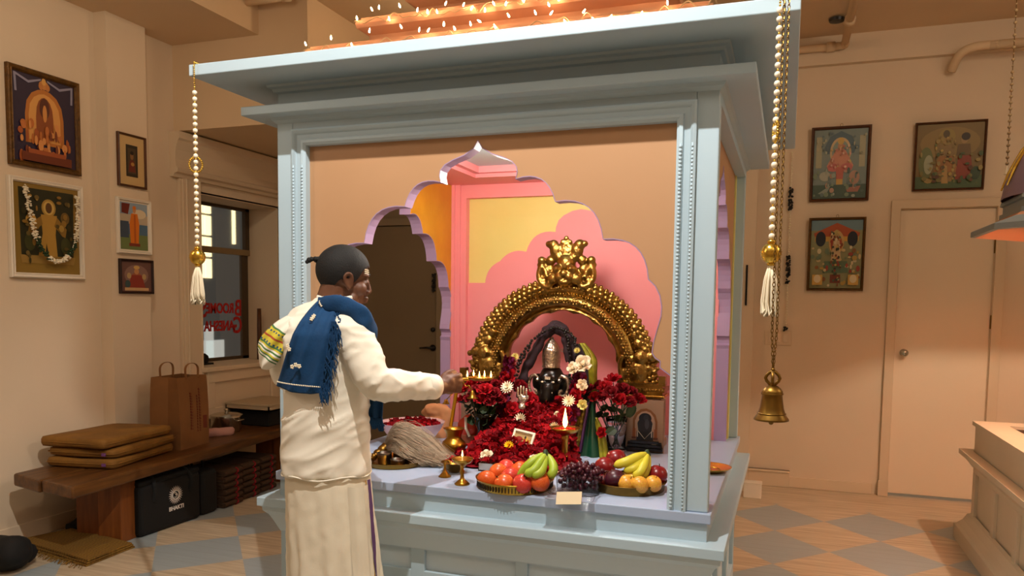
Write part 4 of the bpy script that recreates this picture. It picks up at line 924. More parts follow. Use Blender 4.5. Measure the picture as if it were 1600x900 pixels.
B(0, 1.585, .016, -.065); B(0, 1.545, .022, -.05, (1.4, .8, .6))
for a, l in ((-.5, .05), (-.25, .07), (0, .085), (.25, .07), (.5, .05)):
    for q in (.35, .7, 1): B(sin(a)*l*q, 1.66+cos(a)*l*q, .019-.006*q, -.025, (1, .7, 1), 2)
m = remeshed(m, .0042, 2); m.build('crest', M_GOLD, pr, w=True, smooth=True)
for s in (-1, 1):
    m = MB(); bx_ = PX_+s*.365                              # rearing beast at each foot of the arch
    def Q(x, z, r, y=-.03, sc=(1, .7, 1)): m.ball((bx_+s*x, PY_+y, z), r, sc, 2)
    Q(.0, 1.14, .05, -.02, (1, .7, 1.5)); Q(.01, 1.21, .036); Q(.055, 1.215, .026); Q(.085, 1.205, .015); Q(.03, 1.245, .02); Q(-.03, 1.20, .03, -.02); Q(-.05, 1.13, .03, -.015, (.8, .7, 1.6))
    Q(.03, 1.10, .022); Q(.05, 1.165, .015); Q(.07, 1.15, .012); Q(.085, 1.165, .010); Q(-.01, 1.09, .03); Q(.045, 1.085, .014); Q(.0, 1.27, .03, -.015); Q(-.02, 1.31, .03, -.01); Q(.045, 1.26, .02, -.015)
    m.tube([(bx_+s*.03, PY_-.035, 1.1), (bx_+s*.05, PY_-.04, 1.085), (bx_+s*.055, PY_-.035, 1.065)], .012, 7)
    m.tube(smoothpath([(bx_-s*.04, PY_-.02, 1.1), (bx_-s*.075, PY_-.02, 1.12), (bx_-s*.085, PY_-.02, 1.18), (bx_-s*.07, PY_-.02, 1.22)], 5), .013, 7)
    m = remeshed(m, .004, 1); m.build('beast_figure', M_GOLD, pr, w=True, smooth=True)
    xa, xb = sorted((PX_+s*.29, PX_+s*.49))
    m = MB().box(xa, xb, PY_-.075, PY_+.07, 1.064, 1.082).box(xa+.01, xb-.01, PY_-.065, PY_+.06, 1.048, 1.1)
    for k in range(14): m.ball((lerp(xa, xb, (k+.5)/14), PY_-.076, 1.073), .0075, sub=1)
    m.box(xb-.03 if s > 0 else xa, xb if s > 0 else xa+.03, PY_-.06, PY_-.02, 1.09, 1.135)
    m.build('foot_base', M_GOLD, pr, w=True)
    m = MB().box(xa+.012, xb-.012, PY_-.07, PY_+.06, ZT, 1.042).box(xa+.004, xb-.004, PY_-.076, PY_+.066, ZT, ZT+.03); m.build('pedestal', mat('carved_silver_wood', '#a58a74', .5, .3, c2='#8f735e', ns=18, bump=.2, bs=60), pr, w=True, bevel=.004)
    MB().box(xa, xb, PY_-.08, PY_+.07, 1.038, 1.05).build('gold_rail', M_GOLD2, pr, w=True, bevel=.003)
# ------------------------------------------------------------------ idol
IX, IY = -.978, 3.27
idol = thing('elephant_headed_idol', 'black elephant headed idol with silver crown in the centre of the altar, wrapped in garlands', 'idol', (IX, IY, ZT))
m = MB()
m.ball((IX, IY, 1.115), .056, (1.0, .9, 1.15), 3); m.ball((IX, IY-.02, 1.075), .045, (1, .9, 1), 3); m.ball((IX-.02, IY-.035, 1.12), .024, sub=2); m.ball((IX+.02, IY-.035, 1.12), .024, sub=2)
m.tube(smoothpath([(IX, IY-.04, 1.09), (IX-.002, IY-.06, 1.05), (IX-.008, IY-.068, 1.01), (IX-.025, IY-.066, .985), (IX-.045, IY-.06, .985)], 6), [.034]*5+[.03]*6+[.024]*6+[.019]*6+[.014, .012], 12)
for s in (-1, 1): m.ball((IX+s*.062, IY+.01, 1.095), .035, (1, .3, 1.25), 2)
m.ball((IX, IY+.02, .95), .12, (1.05, .7, 1.0), 3); m.ball((IX, IY, .865), .15, (1.2, .75, .45), 3); m.ball((IX, IY+.02, 1.03), .06, sub=2)
for s in (-1, 1): m.tube(smoothpath([(IX+s*.09, IY, 1.02), (IX+s*.15, IY-.04, .97), (IX+s*.14, IY-.1, .98)], 5), .03, 10)
m = remeshed(m, .006, 3); m.build('body', M_BLACKS, idol, w=True, smooth=True)
m = MB().lathe([(.040, 1.165), (.0415, 1.17), (.0385, 1.175), (.040, 1.19), (.042, 1.215), (.0405, 1.235), (.041, 1.238), (.0405, 1.243), (.034, 1.257), (.024, 1.275), (.012, 1.288), (.009, 1.293), (.010, 1.298), (.001, 1.303)], (IX, IY-.01, 0), 28)
for s in (-1, 1): m.tube([(IX+s*(.051+.006*cos(a)), IY-.012, 1.243+.006*sin(a)) for a in [k*pi/5 for k in range(10)]], .002, 5, closed=True)
m.build('crown', M_SILVER, idol, w=True, smooth=True)
for s in (-1, 1):
    m = MB(); P = [(IX+s*(.048), IY-.05, 1.118), (IX+s*.06, IY-.05, 1.132), (IX+s*.083, IY-.048, 1.12), (IX+s*.092, IY-.048, 1.088), (IX+s*.08, IY-.05, 1.052), (IX+s*.058, IY-.053, 1.045), (IX+s*.052, IY-.054, 1.062), (IX+s*.064, IY-.053, 1.07)]
    m.tube(smoothpath(P, 6), [.006]*6+[.0085]*18+[.007]*19, 7); m.ball((IX+s*.05, IY-.052, 1.113), .010, sub=1); m.build('ear_cover', M_SILVER, idol, w=True, smooth=True)
m = MB()
for s in (-1, 1): m.ball((IX+s*.025, IY-.06, 1.105), .0055, (1.3, .5, .8), 1)
m.box(IX-.012, IX+.012, IY-.064, IY-.058, 1.117, 1.121).box(IX-.012, IX+.012, IY-.064, IY-.058, 1.124, 1.128)
m.ball((IX, IY-.075, 1.085), .005, sub=1).ball((IX+.022, IY-.07, 1.06), .004, sub=1).ball((IX-.01, IY-.085, 1.03), .004, sub=1).build('face_marks', M_WHITEP, idol, w=True)
m = MB(); hx, hy, hz = (-1.023, 3, 1.051)                       # raised silver hand
m.ball((hx, hy, hz), .02, (.95, .45, 1.05), 3)
for k in range(4):
    x = hx-.0185+.0123*k; l = (.034, .041, .039, .031)[k]; m.tube([(x, hy, hz+.010), (x*1.0, hy-.002, hz+.02+l*.5), (x, hy, hz+.016+l)], [.0046, .0043, .0036], 8)
m.tube([(hx+.016, hy-.004, hz-.006), (hx+.026, hy-.008, hz+.006), (hx+.028, hy-.009, hz+.018)], [.006, .0052, .0042], 8); m.lathe([(.014, hz-.04), (.016, hz-.03), (.013, hz-.02)], (hx, hy, 0), 12)
m = remeshed(m, .0016, 1); m.build('blessing_hand', M_SILVER, idol, w=True, smooth=True)
M_HOOD = mat('dark_plum_cloth', '#1b0d14', .8, c2='#2a1420', ns=20)
m = MB()
for P, R in (([(-0.961, 3.24, 1.351), (-1.007, 3.24, 1.313), (-1.039, 3.23, 1.239), (-1.076, 3.22, 1.171), (-1.095, 3.21, 1.102), (-1.103, 3.2, 1.029)], .026), ([(-0.958, 3.25, 1.35), (-0.911, 3.25, 1.315), (-0.893, 3.24, 1.252), (-0.88, 3.23, 1.197)], .024), ([(-1.005, 3.25, 1.318), (-0.961, 3.26, 1.345), (-0.917, 3.25, 1.318)], .03)):
    Q_ = smoothpath(P, 7); m.tube(Q_, [R*(.8+.35*sin(pi*i/(len(Q_)-1))) for i in range(len(Q_))], 10, flat=.6)
m.displace(.012, 30); m.build('hood_cloth', M_HOOD, idol, w=True, smooth=True)
m = MB()
for P in ([(-0.958, 3.21, 1.343), (-1.03, 3.2, 1.3), (-1.096, 3.19, 1.217), (-1.127, 3.18, 1.121), (-1.143, 3.17, 1.022), (-1.147, 3.16, 0.938)], [(-1.055, 3.19, 1.263), (-1.104, 3.18, 1.164), (-1.111, 3.17, 1.066)], [(-0.938, 3.22, 1.343), (-0.874, 3.21, 1.317), (-0.848, 3.2, 1.255), (-0.857, 3.2, 1.172), (-0.868, 3.19, 1.104)], [(-0.9, 3.21, 1.322), (-0.881, 3.2, 1.246), (-0.874, 3.19, 1.131)]):
    Q_ = smoothpath(P, 14)
    d = 0; last = None
    for p in Q_:
        if last is None or (p-last).length > .0085: m.ball(p+V((rnd.uniform(-.004, .004), rnd.uniform(-.004, .004), 0)), .0078, sub=1); last = p
gl = thing('black_garland', 'black bead garland looped over the idol and hanging down on both sides', 'garland', (IX, 3.19, 1.0)); m.build('black_beads', M_BLACKS, gl, w=True, smooth=True)
# drapes at the idol's left shoulder
dr = thing('silk_drape', 'green and gold patterned silk drape hanging at the right of the idol', 'drape', (-0.786, 3.15, 0.798))
M_SILKG = mat('gold_silk_border', '#8a7420', .5, .25, c2='#4d3c12', ns=60, bump=.2, bs=90, kind='voronoi'); M_SILKD = mat('dark_green_silk', '#06301f', .45, c2='#0a3e28', ns=9); M_SILKY = mat('yellow_green_silk', '#93901c', .45, .15, c2='#6d6a12', ns=40); M_SILKP = mat('purple_piping', '#3a1440', .5)
def drape(rows, mt, nm, fold=.006, k=10):
    A = smoothpath([r[0] for r in rows], 8); B_ = smoothpath([r[1] for r in rows], 8); P = []
    for i, (a, b) in enumerate(zip(A, B_)):
        P.append([a.lerp(b, j/k)+V((0, -fold*sin(j/k*pi*3+i*.08)-.012*sin(pi*j/k), 0)) for j in range(k+1)])
    mm = MB(); mm.sheet(P); mm.build(nm, mt, dr, w=True, smooth=True, solid=.003)
drape([((-0.91, 3.25, 1.279), (-0.83, 3.25, 1.273)), ((-0.869, 3.23, 1.211), (-0.787, 3.23, 1.225)), ((-0.851, 3.21, 1.13), (-0.763, 3.21, 1.134)), ((-0.852, 3.19, 1.049), (-0.761, 3.2, 0.998)), ((-0.854, 3.17, 0.974), (-0.771, 3.18, 0.923))], M_HOOD, 'plum_fold')
drape([((-0.847, 3.24, 1.278), (-0.822, 3.24, 1.279)), ((-0.813, 3.22, 1.228), (-0.767, 3.22, 1.216)), ((-0.792, 3.2, 1.161), (-0.758, 3.2, 1.149)), ((-0.788, 3.2, 1.074), (-0.756, 3.2, 1.039))], M_SILKY, 'yellow_edge')
drape([((-0.833, 3.13, 1.024), (-0.772, 3.13, 1.033)), ((-0.84, 3.12, 0.949), (-0.782, 3.12, 0.947)), ((-0.849, 3.1, 0.856), (-0.794, 3.1, 0.852)), ((-0.853, 3.08, 0.77), (-0.801, 3.08, 0.769))], M_SILKG, 'patterned_border')
drape([((-0.772, 3.14, 1.054), (-0.753, 3.14, 1.055)), ((-0.785, 3.12, 0.953), (-0.735, 3.12, 0.956)), ((-0.797, 3.1, 0.852), (-0.715, 3.1, 0.858)), ((-0.801, 3.08, 0.774), (-0.695, 3.08, 0.778))], M_SILKD, 'green_fold', .012)
drape([((-0.749, 3.13, 0.975), (-0.735, 3.13, 0.976)), ((-0.726, 3.11, 0.899), (-0.697, 3.11, 0.906)), ((-0.706, 3.08, 0.798), (-0.669, 3.08, 0.796))], M_SILKY, 'yellow_tail')
drape([((-0.773, 3.12, 1.04), (-0.764, 3.12, 1.04)), ((-0.785, 3.1, 0.95), (-0.774, 3.1, 0.951)), ((-0.799, 3.08, 0.834), (-0.786, 3.08, 0.835))], M_SILKP, 'purple_piping_edge', 0, 3)
# ------------------------------------------------------------------ petals and flowers
def petal(mb, c, size, q, cup=.35):
    rows = []
    for i in range(3):
        v = i/2; w_ = (.45, 1, .7)[i]
        rows.append([V(c)+q @ V(((j-1)*size*.5*w_, (v-.5)*size, cup*size*((j-1)**2*.5+(v-.5)**2))) for j in range(3)])
    mb.sheet(rows)
from mathutils import Euler
def heap(name, label, fn, n, size, mats_, par=None, seed=1, tilt=.9):
    r = random.Random(seed); m = MB()
    for i in range(n):
        p = fn(r); m.mi = r.randrange(len(mats_)); q = Euler((r.gauss(0, tilt), r.gauss(0, tilt), r.uniform(0, 6.28))).to_quaternion(); petal(m, p, size*r.uniform(.7, 1.25), q)
    o = m.build(name, mats_, par, w=par is not None, smooth=True)
    tag(o, label, None if par else 'flower petals', None, 'stuff'); return o
def mh(x, y):
    s = max(0, min(1, (y-2.72)/.5)); s = s*s*(3-2*s); w_ = (.27-.06*s) if x < -.985 else (.26-.13*s); l = max(0, 1-abs((x+.985)/(w_+.03))**4)
    return ZT+.012*l+.172*s*l
m = MB(); G_ = 26
m.sheet([[(lerp(-1.27, -.70, i/G_), lerp(2.68, 3.27, j/G_), mh(lerp(-1.27, -.70, i/G_), lerp(2.68, 3.27, j/G_))-.004+.010*noise.noise(V((i*.9, j*.9, 0)))) for i in range(G_+1)] for j in range(G_+1)])
pm = thing('rose_petal_mound', 'mound of deep red rose petals heaped over the lap and feet of the idol', 'flower petals', (-.985, 3.0, ZT))
o = m.build('mound_base', M_REDP2, pm, w=True, smooth=True)
def fm_(r):
    while True:
        x = r.gauss(-.985, .13); y = r.uniform(2.70, 3.24)
        if -.285 < x+.985 < (.27 if y < 2.8 else .27-.13*min(1, (y-2.8)/.35)): return (x, y, mh(x, y)+r.uniform(-.002, .014))
heap('loose_petals', None, fm_, 2100, .030, [M_REDP, M_REDP2, M_REDP], pm, 3)
def ft_(r):
    a = r.choice((-1, 1))*r.uniform(.42, 1.15)-pi/2; z = r.uniform(.93, 1.03); w_ = .115+.05*(1.03-z)/.1
    return (IX+cos(a)*w_, IY+sin(a)*.085, z)
heap('shoulder_petals', None, ft_, 420, .034, [M_REDP, M_REDP2, M_PURP, M_REDP], pm, 5, 1.4)
def rose_mesh(mb, r=.024, seed=0, c=(0, 0, 0)):
    rr = random.Random(seed); mb.ball(V(c)+V((0, 0, r*.55)), r*.42, (1, 1, 1.2), 1)
    for L_, (n, rad, h, op) in enumerate(((3, .34, 1.05, .1), (4, .55, .95, .28), (5, .8, .8, .55), (5, .98, .62, .85))):
        for k in range(n):
            a = 2*pi*k/n+L_*.7+rr.uniform(-.15, .15); rows = []
            for i in range(5):
                v = i/4; row = []
                for j in range(5):
                    u = (j/4-.5)*2; aa = a+u*(1.5/n*2.1)*(.55+.5*sin(pi*min(1, v*.9+.15))); ra = r*(rad*(.35+.75*v**.7)+op*.28*v**3); z = r*(h*1.15*v+.05-.22*u*u*v-op*.16*v**4)
                    row.append(V(c)+V((cos(aa)*ra, sin(aa)*ra, z)))
                rows.append(row)
            mb.sheet(rows)
def daisy_mesh(mb, r=.024, n=15, seed=0, layers=3):
    rr = random.Random(seed)
    for L_ in range(layers):
        for k in range(n):
            a = 2*pi*k/n+L_*.21; el = .15+L_*.42; l = r*(1-.18*L_); q = Euler((0, -el, a)).to_quaternion()
            mb.sheet([[q @ V((l*t, (s)*r*.13*sin(pi*min(.98, .25+t*.65)), .12*l*t*t)) for s in (-1, 0, 1)] for t in (.12, .4, .7, 1)])
RM = {}
def flower_data(kind, m_, seed=0):
    key = kind+m_.name
    if key not in RM:
        mb = MB()
        if kind == 'rose': rose_mesh(mb, .026, seed)
        else: daisy_mesh(mb, .026, 15, seed)
        o = mb.build('f', m_, None, smooth=True); RM[key] = o.data; bpy.data.objects.remove(o)
    return RM[key]
def flower(kind, name, label, cat, p, m_, sc=1, face=(0, -1, .6), group=None):
    o = bpy.data.objects.new(name, flower_data(kind, m_)); col.objects.link(o); o.location = p; o.scale = (sc,)*3
    o.rotation_euler = V(face).to_track_quat('Z', 'Y').to_euler(); return tag(o, label, cat, group)
GR = 'flowers laid on the idol'
for p, k, m_, sc, lb in (((-1.103, 3.04, 1.091), 'd', M_WHITEP, 1.15, 'white chrysanthemum left of the silver hand, on the purple garland'), ((-1.0420, 3.0352, 0.9618), 'd', M_WHITEP, 1.05, 'white chrysanthemum on the red petals under the silver hand'), ((-0.828, 3.02, 1.051), 'd', M_WHITEP, 1.1, 'white star shaped chrysanthemum right of the idol above the tall lamp'), ((-0.8846, 3.0059, 0.9440), 'd', mat('cream_petal', '#c9b48c', .6), .8, 'small cream chrysanthemum just left of the tall lamp flame'), ((-1.0293, 2.8613, 0.8787), 'd', M_YELP, .85, 'bright yellow flower in front of the small framed card'), ((-1.119, 3.18, 1.211), 'd', mat('pale_yellow_petal', '#d8cc7a', .6), .8, 'pale yellow flower at the top of the left purple garland'), ((-0.837, 3.17, 1.249), 'd', MATS['pale_yellow_petal'], .6, 'tiny yellow flower on the right shoulder drape')):
    flower('daisy', 'chrysanthemum', lb, 'flower', p, m_, sc, group=GR)
for p, m_, sc, lb, fc in (((-1.0870, 2.7720, 0.8417), M_WHITEP, .95, 'cream rose lying at the left front of the petal mound', (-.2, -.8, .7)), ((-0.8964, 2.7843, 0.8448), M_WHITEP, .75, 'cream rose half hidden behind the green bananas', (0, -.5, 1)), ((-0.792, 3.1, 1.196), M_WHITEP, 1.15, 'large cream rose on the right shoulder drape', (.1, -.8, .5)), ((-0.839, 3.13, 1.176), M_WHITEP, .85, 'small cream rose left of the large cream rose', (-.2, -.8, .4)), ((-1.1878, 3.1541, 0.9872), M_WHITEP, .8, 'cream rosebud between the dark vase and the left garland', (-.3, -.6, .9)), ((-0.8929, 3.0886, 0.9745), M_WHITEP, .65, 'small white rose behind the tall lamp flame', (0, -.8, .5)), ((-0.783, 3.05, 1.116), M_WHITEP, .72, 'cream rosebud below the shoulder drape', (.3, -.8, .3)), ((-0.774, 3.03, 1.037), mat('greenish_petal', '#cfc67c', .6), .65, 'greenish cream rosebud on the gold border', (.2, -.8, .4))):
    flower('rose', 'cream_rose', lb, 'flower', p, m_, sc, fc, GR)
r10 = random.Random(21)
for (px, py, pz), sc in (((-1.028, 3.1, 1.039), 1.0), ((-1.09, 3.16, 1.085), .9), ((-1.074, 3.15, 1.075), .9), ((-1.007, 3.1, 0.991), 1), ((-0.82, 3.1, 1.056), 1.0), ((-0.812, 3.12, 1.086), .9), ((-0.857, 3.08, 0.986), 1.0), ((-0.889, 3.04, 0.952), 1.0), ((-1.095, 3.08, 0.994), 1), ((-1.133, 3.14, 1.124), 1.15), ((-1.153, 3.1, 1.038), 1)):
    flower('rose', 'deep_red_rose', 'deep red rose head tucked around the neck and arms of the idol', 'flower', (px, py, pz), r10.choice([M_REDP, M_REDP2]), sc, (r10.uniform(-.4, .4), -.9, .5), 'red roses on the idol')
for px_, lb in (([(-1.136, 3.16, 1.206), (-1.143, 3.15, 1.151), (-1.151, 3.14, 1.095), (-1.152, 3.12, 1.041), (-1.149, 3.1, 0.982), (-1.124, 3.08, 0.937)], 'purple and red flower garland down the left side of the idol'), ([(-0.813, 3.15, 1.151), (-0.826, 3.14, 1.11), (-0.831, 3.12, 1.064), (-0.83, 3.1, 1.007), (-0.835, 3.06, 0.953)], 'purple and red flower garland down the right side of the idol')):
    t = thing('flower_garland', lb, 'garland', px_[-1], 0, 'garlands on the idol'); Q_ = smoothpath(px_, 8)
    MB().tube(Q_, .004, 5).build('string', M_STEM, t, w=True)
    m = MB(); r11 = random.Random(31)
    for p in Q_:
        for k in range(4):
            m.mi = 0 if r11.random() < .7 else 1; c = p+V((r11.uniform(-.02, .02), r11.uniform(-.02, .01), r11.uniform(-.01, .01)))
            for a in range(4): petal(m, c+V((r11.uniform(-.006, .006), r11.uniform(-.006, .006), r11.uniform(-.006, .006))), .018, Euler((r11.uniform(0, 6), r11.uniform(0, 6), r11.uniform(0, 6))).to_quaternion())
    m.build('blossoms', [M_PURP, M_REDP2], t, w=True, smooth=True)
# small framed card in the petals
t = thing('framed_card', 'small white framed card leaning among the red petals', 'picture', (-0.9745, 2.8820, 0.8869))
TM = Matrix.Translation((-0.9829, 2.9058, 0.9083)) @ Matrix.Rotation(radians(-14), 4, 'Z') @ Matrix.Rotation(radians(6), 4, 'Y') @ Matrix.Rotation(radians(68), 4, 'X')
m = MB(); m.M = TM
for a in ((-.05, .05, .021, .029), (-.05, .05, -.029, -.021), (-.05, -.041, -.021, .021), (.041, .05, -.021, .021)): m.box(*a, 0, .006)
m.build('frame', M_WHITE, t, w=True)
p = MB(); p.M = TM; ms = []; paint(p, ms, .082, .042, [('#a58a5a', 'r', -1, -1, 1, 1), ('#7a5a30', 'r', -1, .5, 1, .8), ('#c09a3c', 'e', .3, -.2, .3, .5), ('#2a2018', 'e', .25, .1, .12, .3), ('#8a2018', 'e', -.4, -.4, .4, .5), ('#d0a030', 'e', .7, -.5, .2, .3)], .002)
p.build('print', ms, t, w=True)
# ------------------------------------------------------------------ brass vessels, lamps, bowls
def flame(par, p, h=.03, w=True):
    x, y, z = p
    o = MB().lathe([(.0006, z), (h*.10, z+h*.12), (h*.135, z+h*.28), (h*.10, z+h*.5), (h*.05, z+h*.75), (.0005, z+h)], (x, y, 0), 12).build('flame', M_FLAME, par, w=True, smooth=True); return o
def glow(name, p, e, s=.008): light(name, 'POINT', p, e, (1, .6, .25), s)
x, y, z = (-1.047, 2.435, 0.816)
t = thing('oil_lamp', 'small brass goblet oil lamp lit at the front edge left of the red apples', 'lamp', (x, y, ZT))
MB().lathe([(.026, 0), (.027, .004), (.018, .012), (.008, .02), (.006, .035), (.009, .045), (.006, .055), (.008, .068), (.03, .078), (.038, .09), (.0385, .093), (.034, .091), (.02, .084), (.001, .082)], n=28).build('stem_cup', M_BRASS, t, smooth=True)
MB().tube([(0, 0, .083), (0, 0, .099)], .002, 6).build('wick', M_WHITEP, t); flame(t, (x, y, ZT+.097), .024); glow('oil_lamp_glow', (x, y, ZT+.115), .25)
x, y, z = (-0.801, 2.871, 0.816)
t = thing('tall_oil_lamp', 'tall slender brass pillar lamp with a high flame between the fruit trays', 'lamp', (x, y, ZT))
MB().lathe([(.042, 0), (.043, .006), (.03, .014), (.022, .022), (.024, .03), (.015, .036), (.0125, .05), (.0125, .105), (.016, .112), (.0125, .118), (.018, .124), (.05, .136), (.058, .148), (.0585, .152), (.052, .15), (.03, .142), (.001, .14)], n=32).build('stem_cup', M_BRASS, t, smooth=True)
MB().lathe([(.05, .147), (.03, .1475), (.001, .1475)], n=20).build('oil', mat('red_oil', '#8c1a10', .2), t)
flame(t, (x, y, ZT+.15), .078); glow('tall_lamp_glow', (x, y, ZT+.2), .9, .012)
x, y, z = (-1.152, 2.52, 0.816)
t = thing('brass_bell_spoon', 'tiny brass handbell stand left of the goblet lamp', 'bell', (x, y, ZT))
MB().lathe([(.022, 0), (.023, .003), (.012, .014), (.006, .022), (.004, .04), (.0055, .048), (.001, .054)], n=20).build('bell_foot', M_BRASS, t, smooth=True)
MB().tube(smoothpath([(0, 0, .045), (.004, -.002, .058), (.018, -.003, .06), (.026, -.003, .05)], 5), .0035, 6).build('curved_handle', M_BRASS, t, smooth=True)
x, y, z = (-1.152, 2.576, 0.816)
t = thing('brass_bowl', 'shallow brass bowl with a few petals behind the tiny handbell', 'bowl', (x, y+.03, ZT))
MB().lathe([(.02, 0), (.022, .004), (.04, .02), (.05, .038), (.052, .039), (.048, .036), (.03, .014), (.001, .008)], n=28).build('bowl', M_BRASSD, t, smooth=True)
heap('bowl_petals', None, lambda r: (x+r.uniform(-.025, .02), y+.03+r.uniform(-.02, .02), ZT+.036+r.uniform(0, .008)), 10, .022, [M_REDP], t, 4, .4)
x, y, z = (-1.279, 2.885, 0.816)
t = thing('brass_water_pot', 'round bellied brass water pot behind the goblet lamp', 'pot', (x, y, ZT))
MB().lathe([(.03, 0), (.034, .004), (.03, .01), (.045, .025), (.052, .042), (.046, .06), (.034, .07), (.03, .078), (.032, .09), (.042, .112), (.045, .115), (.04, .116), (.03, .095), (.028, .06), (.001, .05)], n=32).build('pot_body', M_BRASS, t, smooth=True)
m = MB(); a, b = V((-1.32, 2.93, 0.891)), V((-1.289, 2.93, 1.076)); m.tube([a, b], .008, 8)
tag(m.build('brass_rod', mat('yellow_brass', '#b88a20', .35, .9)), 'plain yellow brass rod standing upright in the round brass pot', 'rod')
x, y, z = (-1.048, 2.68, 0.816)
t = thing('incense_holder', 'small square metal incense holder with a leaning stick behind the red apples', 'incense holder', (x, y, ZT))
MB().box(-.03, .03, -.02, .02, 0, .004).box(-.03, .03, -.02, -.018, 0, .03).box(-.03, .03, .018, .02, 0, .03).box(-.03, -.028, -.02, .02, 0, .03).box(.028, .03, -.02, .02, 0, .03).build('tray', M_STEEL, t)
MB().tube([(.0, 0, .006), (.03, .01, .085)], .0016, 5).build('incense_stick', M_BLACKS, t)
# cup tray
tx_, ty_ = -1.43, 2.655
t = thing('brass_tray', 'round brass tray holding small metal cups beside the standing person', 'tray', (tx_, ty_, ZT))
MB().lathe([(.115, 0), (.12, .003), (.128, .02), (.1295, .0205), (.126, .018), (.118, .006), (.001, .005)], n=40).build('tray_dish', M_BRASS, t, smooth=True)
cup0 = None
for (x, y, z), sc, lb in (((-1.448, 2.609, 0.816), 1.25, 'tall dark metal cup at the left of the brass tray'), ((-1.381, 2.588, 0.816), 1, 'low metal cup nearest the front rim of the brass tray'), ((-1.348, 2.639, 0.816), 1.02, 'low metal cup at the right front of the brass tray'), ((-1.454, 2.74, 0.816), .95, 'low metal cup at the back of the brass tray'), ((-1.376, 2.745, 0.816), .95, 'low metal cup at the right back of the brass tray')):
    if cup0 is None:
        cup0 = t2 = thing('metal_cup', lb, 'cup', (x, y, ZT+.006), 0, 'cups on the brass tray')
        MB().lathe([(.024, 0), (.026, .003), (.0275, .03), (.029, .036), (.0275, .0365), (.0255, .006), (.001, .005)], n=24).build('cup_body', mat('dark_steel', '#6f665a', .28, 1), t2, smooth=True)
        MB().lathe([(.0265, .026), (.001, .026)], n=20, cap=False).build('contents', mat('dark_liquid', '#2a1c12', .15), t2)
    else: t2 = dup(cup0, (x, y, ZT+.006), 0, lb)
    t2.scale = (1, 1, sc) if sc > 1.2 else (sc, sc, .8)
# bowl of petals, whisk, peach cloth, packet
bx3, by3 = -1.56, 3.06
t = thing('petal_bowl', 'wide pale pink bowl filled with red rose petals behind the person\'s arm', 'bowl', (bx3, by3, ZT))
MB().lathe([(.06, 0), (.065, .006), (.1, .03), (.13, .07), (.144, .098), (.146, .10), (.14, .097), (.11, .05), (.05, .012), (.001, .01)], n=44).build('bowl', mat('pale_pink_enamel', '#dcb8bc', .3), t, smooth=True)
def fb_(r):
    a = r.uniform(0, 6.28); q = sqrt(r.random())*.118; return (bx3+cos(a)*q, by3+sin(a)*q, ZT+.078+.016*(1-q/.12)+r.uniform(-.004, .012))
heap('petals', None, fb_, 330, .03, [M_REDP, M_REDP2], t, 8, .7)
MB().lathe([(.118, .07), (.001, .086)], n=24, cap=False).build('petal_bed', M_REDP2, t)
w1 = V((-1.493, 2.7, 0.864)); wk = thing('fly_whisk', 'grey yak tail fly whisk with brass handle lying in front of the petal bowl', 'whisk', (w1.x, w1.y, ZT))
w0 = V((-1.525, 2.6, 0.824)); m = MB(); m.tube(smoothpath([w0, w0.lerp(w1, .5), w1], 5), [.008, .009, .01, .011, .012, .012, .013, .014, .016, .019, .021], 12)
for u in (.35, .6, .85, 1): m.ball(w0.lerp(w1, u), .012+.012*u, (1, 1, 1), 2)
m.build('handle', M_BRASSD, wk, w=True, smooth=True)
m = MB(); r12 = random.Random(17); E_ = V((1.0, .28, 0)).normalized(); N_2 = V((-.28, 1, 0))
for i in range(2600):
    u = r12.random(); v = r12.uniform(-1, 1); L_ = r12.uniform(.14, .27); hgt = (.135*(1-abs(v)**1.5)*r12.uniform(.15, 1))
    s0 = w1+V((r12.uniform(-.01, .01), r12.uniform(-.01, .01), r12.uniform(-.008, .012)))
    a_ = s0+E_*L_*.25+N_2*v*.05+V((0, 0, hgt*.75)); b_ = s0+E_*(L_*.62+r12.uniform(-.02, .02))+N_2*(v*.10+r12.uniform(-.012, .012))+V((0, 0, hgt*r12.uniform(.45, .7)-.01)); c2_ = s0+E_*L_+N_2*v*.13; c2_.z = ZT+.004+r12.uniform(0, .02)
    a_.z = max(a_.z, ZT+.004); b_.z = max(b_.z, ZT+.004)
    m.tube(smoothpath([s0, a_, b_, c2_], 3), .0006, 3, cap=False)
o = m.build('hair', mat('grey_yak_hair', '#a8967e', .6, c2='#85745f', ns=40), wk, w=True); o['kind'] = 'stuff'
m = MB(); c = V((-1.551, 3.28, 0.926))
for q in ((-.04, 0, -.005, .032), (.0, -.01, .008, .04), (.04, .0, -.002, .034), (.02, .02, .015, .028), (0, 0, -.05, .06), (0, 0, -.1, .07)): m.ball(c+V(q[:3]), q[3], (1.2, .8, .9), 3)
m.displace(.02, 16, 4); m.displace(.008, 45, 2); m = remeshed(m, .006, 2)
tag(m.build('peach_bundle', mat('peach_cloth', '#c98f62', .85, bump=.1, bs=80), smooth=True), 'crumpled peach cloth bundle behind the petal bowl', 'cloth')
t = thing('gift_packet', 'shiny orange red packet with white ribbon beside the dark vase', 'packet', (-1.294, 3.062, 0.816))
m = MB(); c = V((-1.316, 3.12, 0.896)); m.ball(c, .05, (1, .45, 1.15), 3); m.displace(.012, 25); m.build('packet', mat('orange_foil', '#b5361c', .3, .2), t, w=True, smooth=True)
MB().box(c.x-.045, c.x+.045, c.y-.02, c.y+.03, ZT, c.z-.03).build('gift_base', mat('packet_base', '#7c3a1e', .5), t, w=True, bevel=.006)
m = MB(); m.tube([c+V((0, -.026, .05)), c+V((.004, -.03, .0)), c+V((.02, -.028, -.035))], .006, 6, flat=.3); m.build('ribbon', M_WHITE, t, w=True)
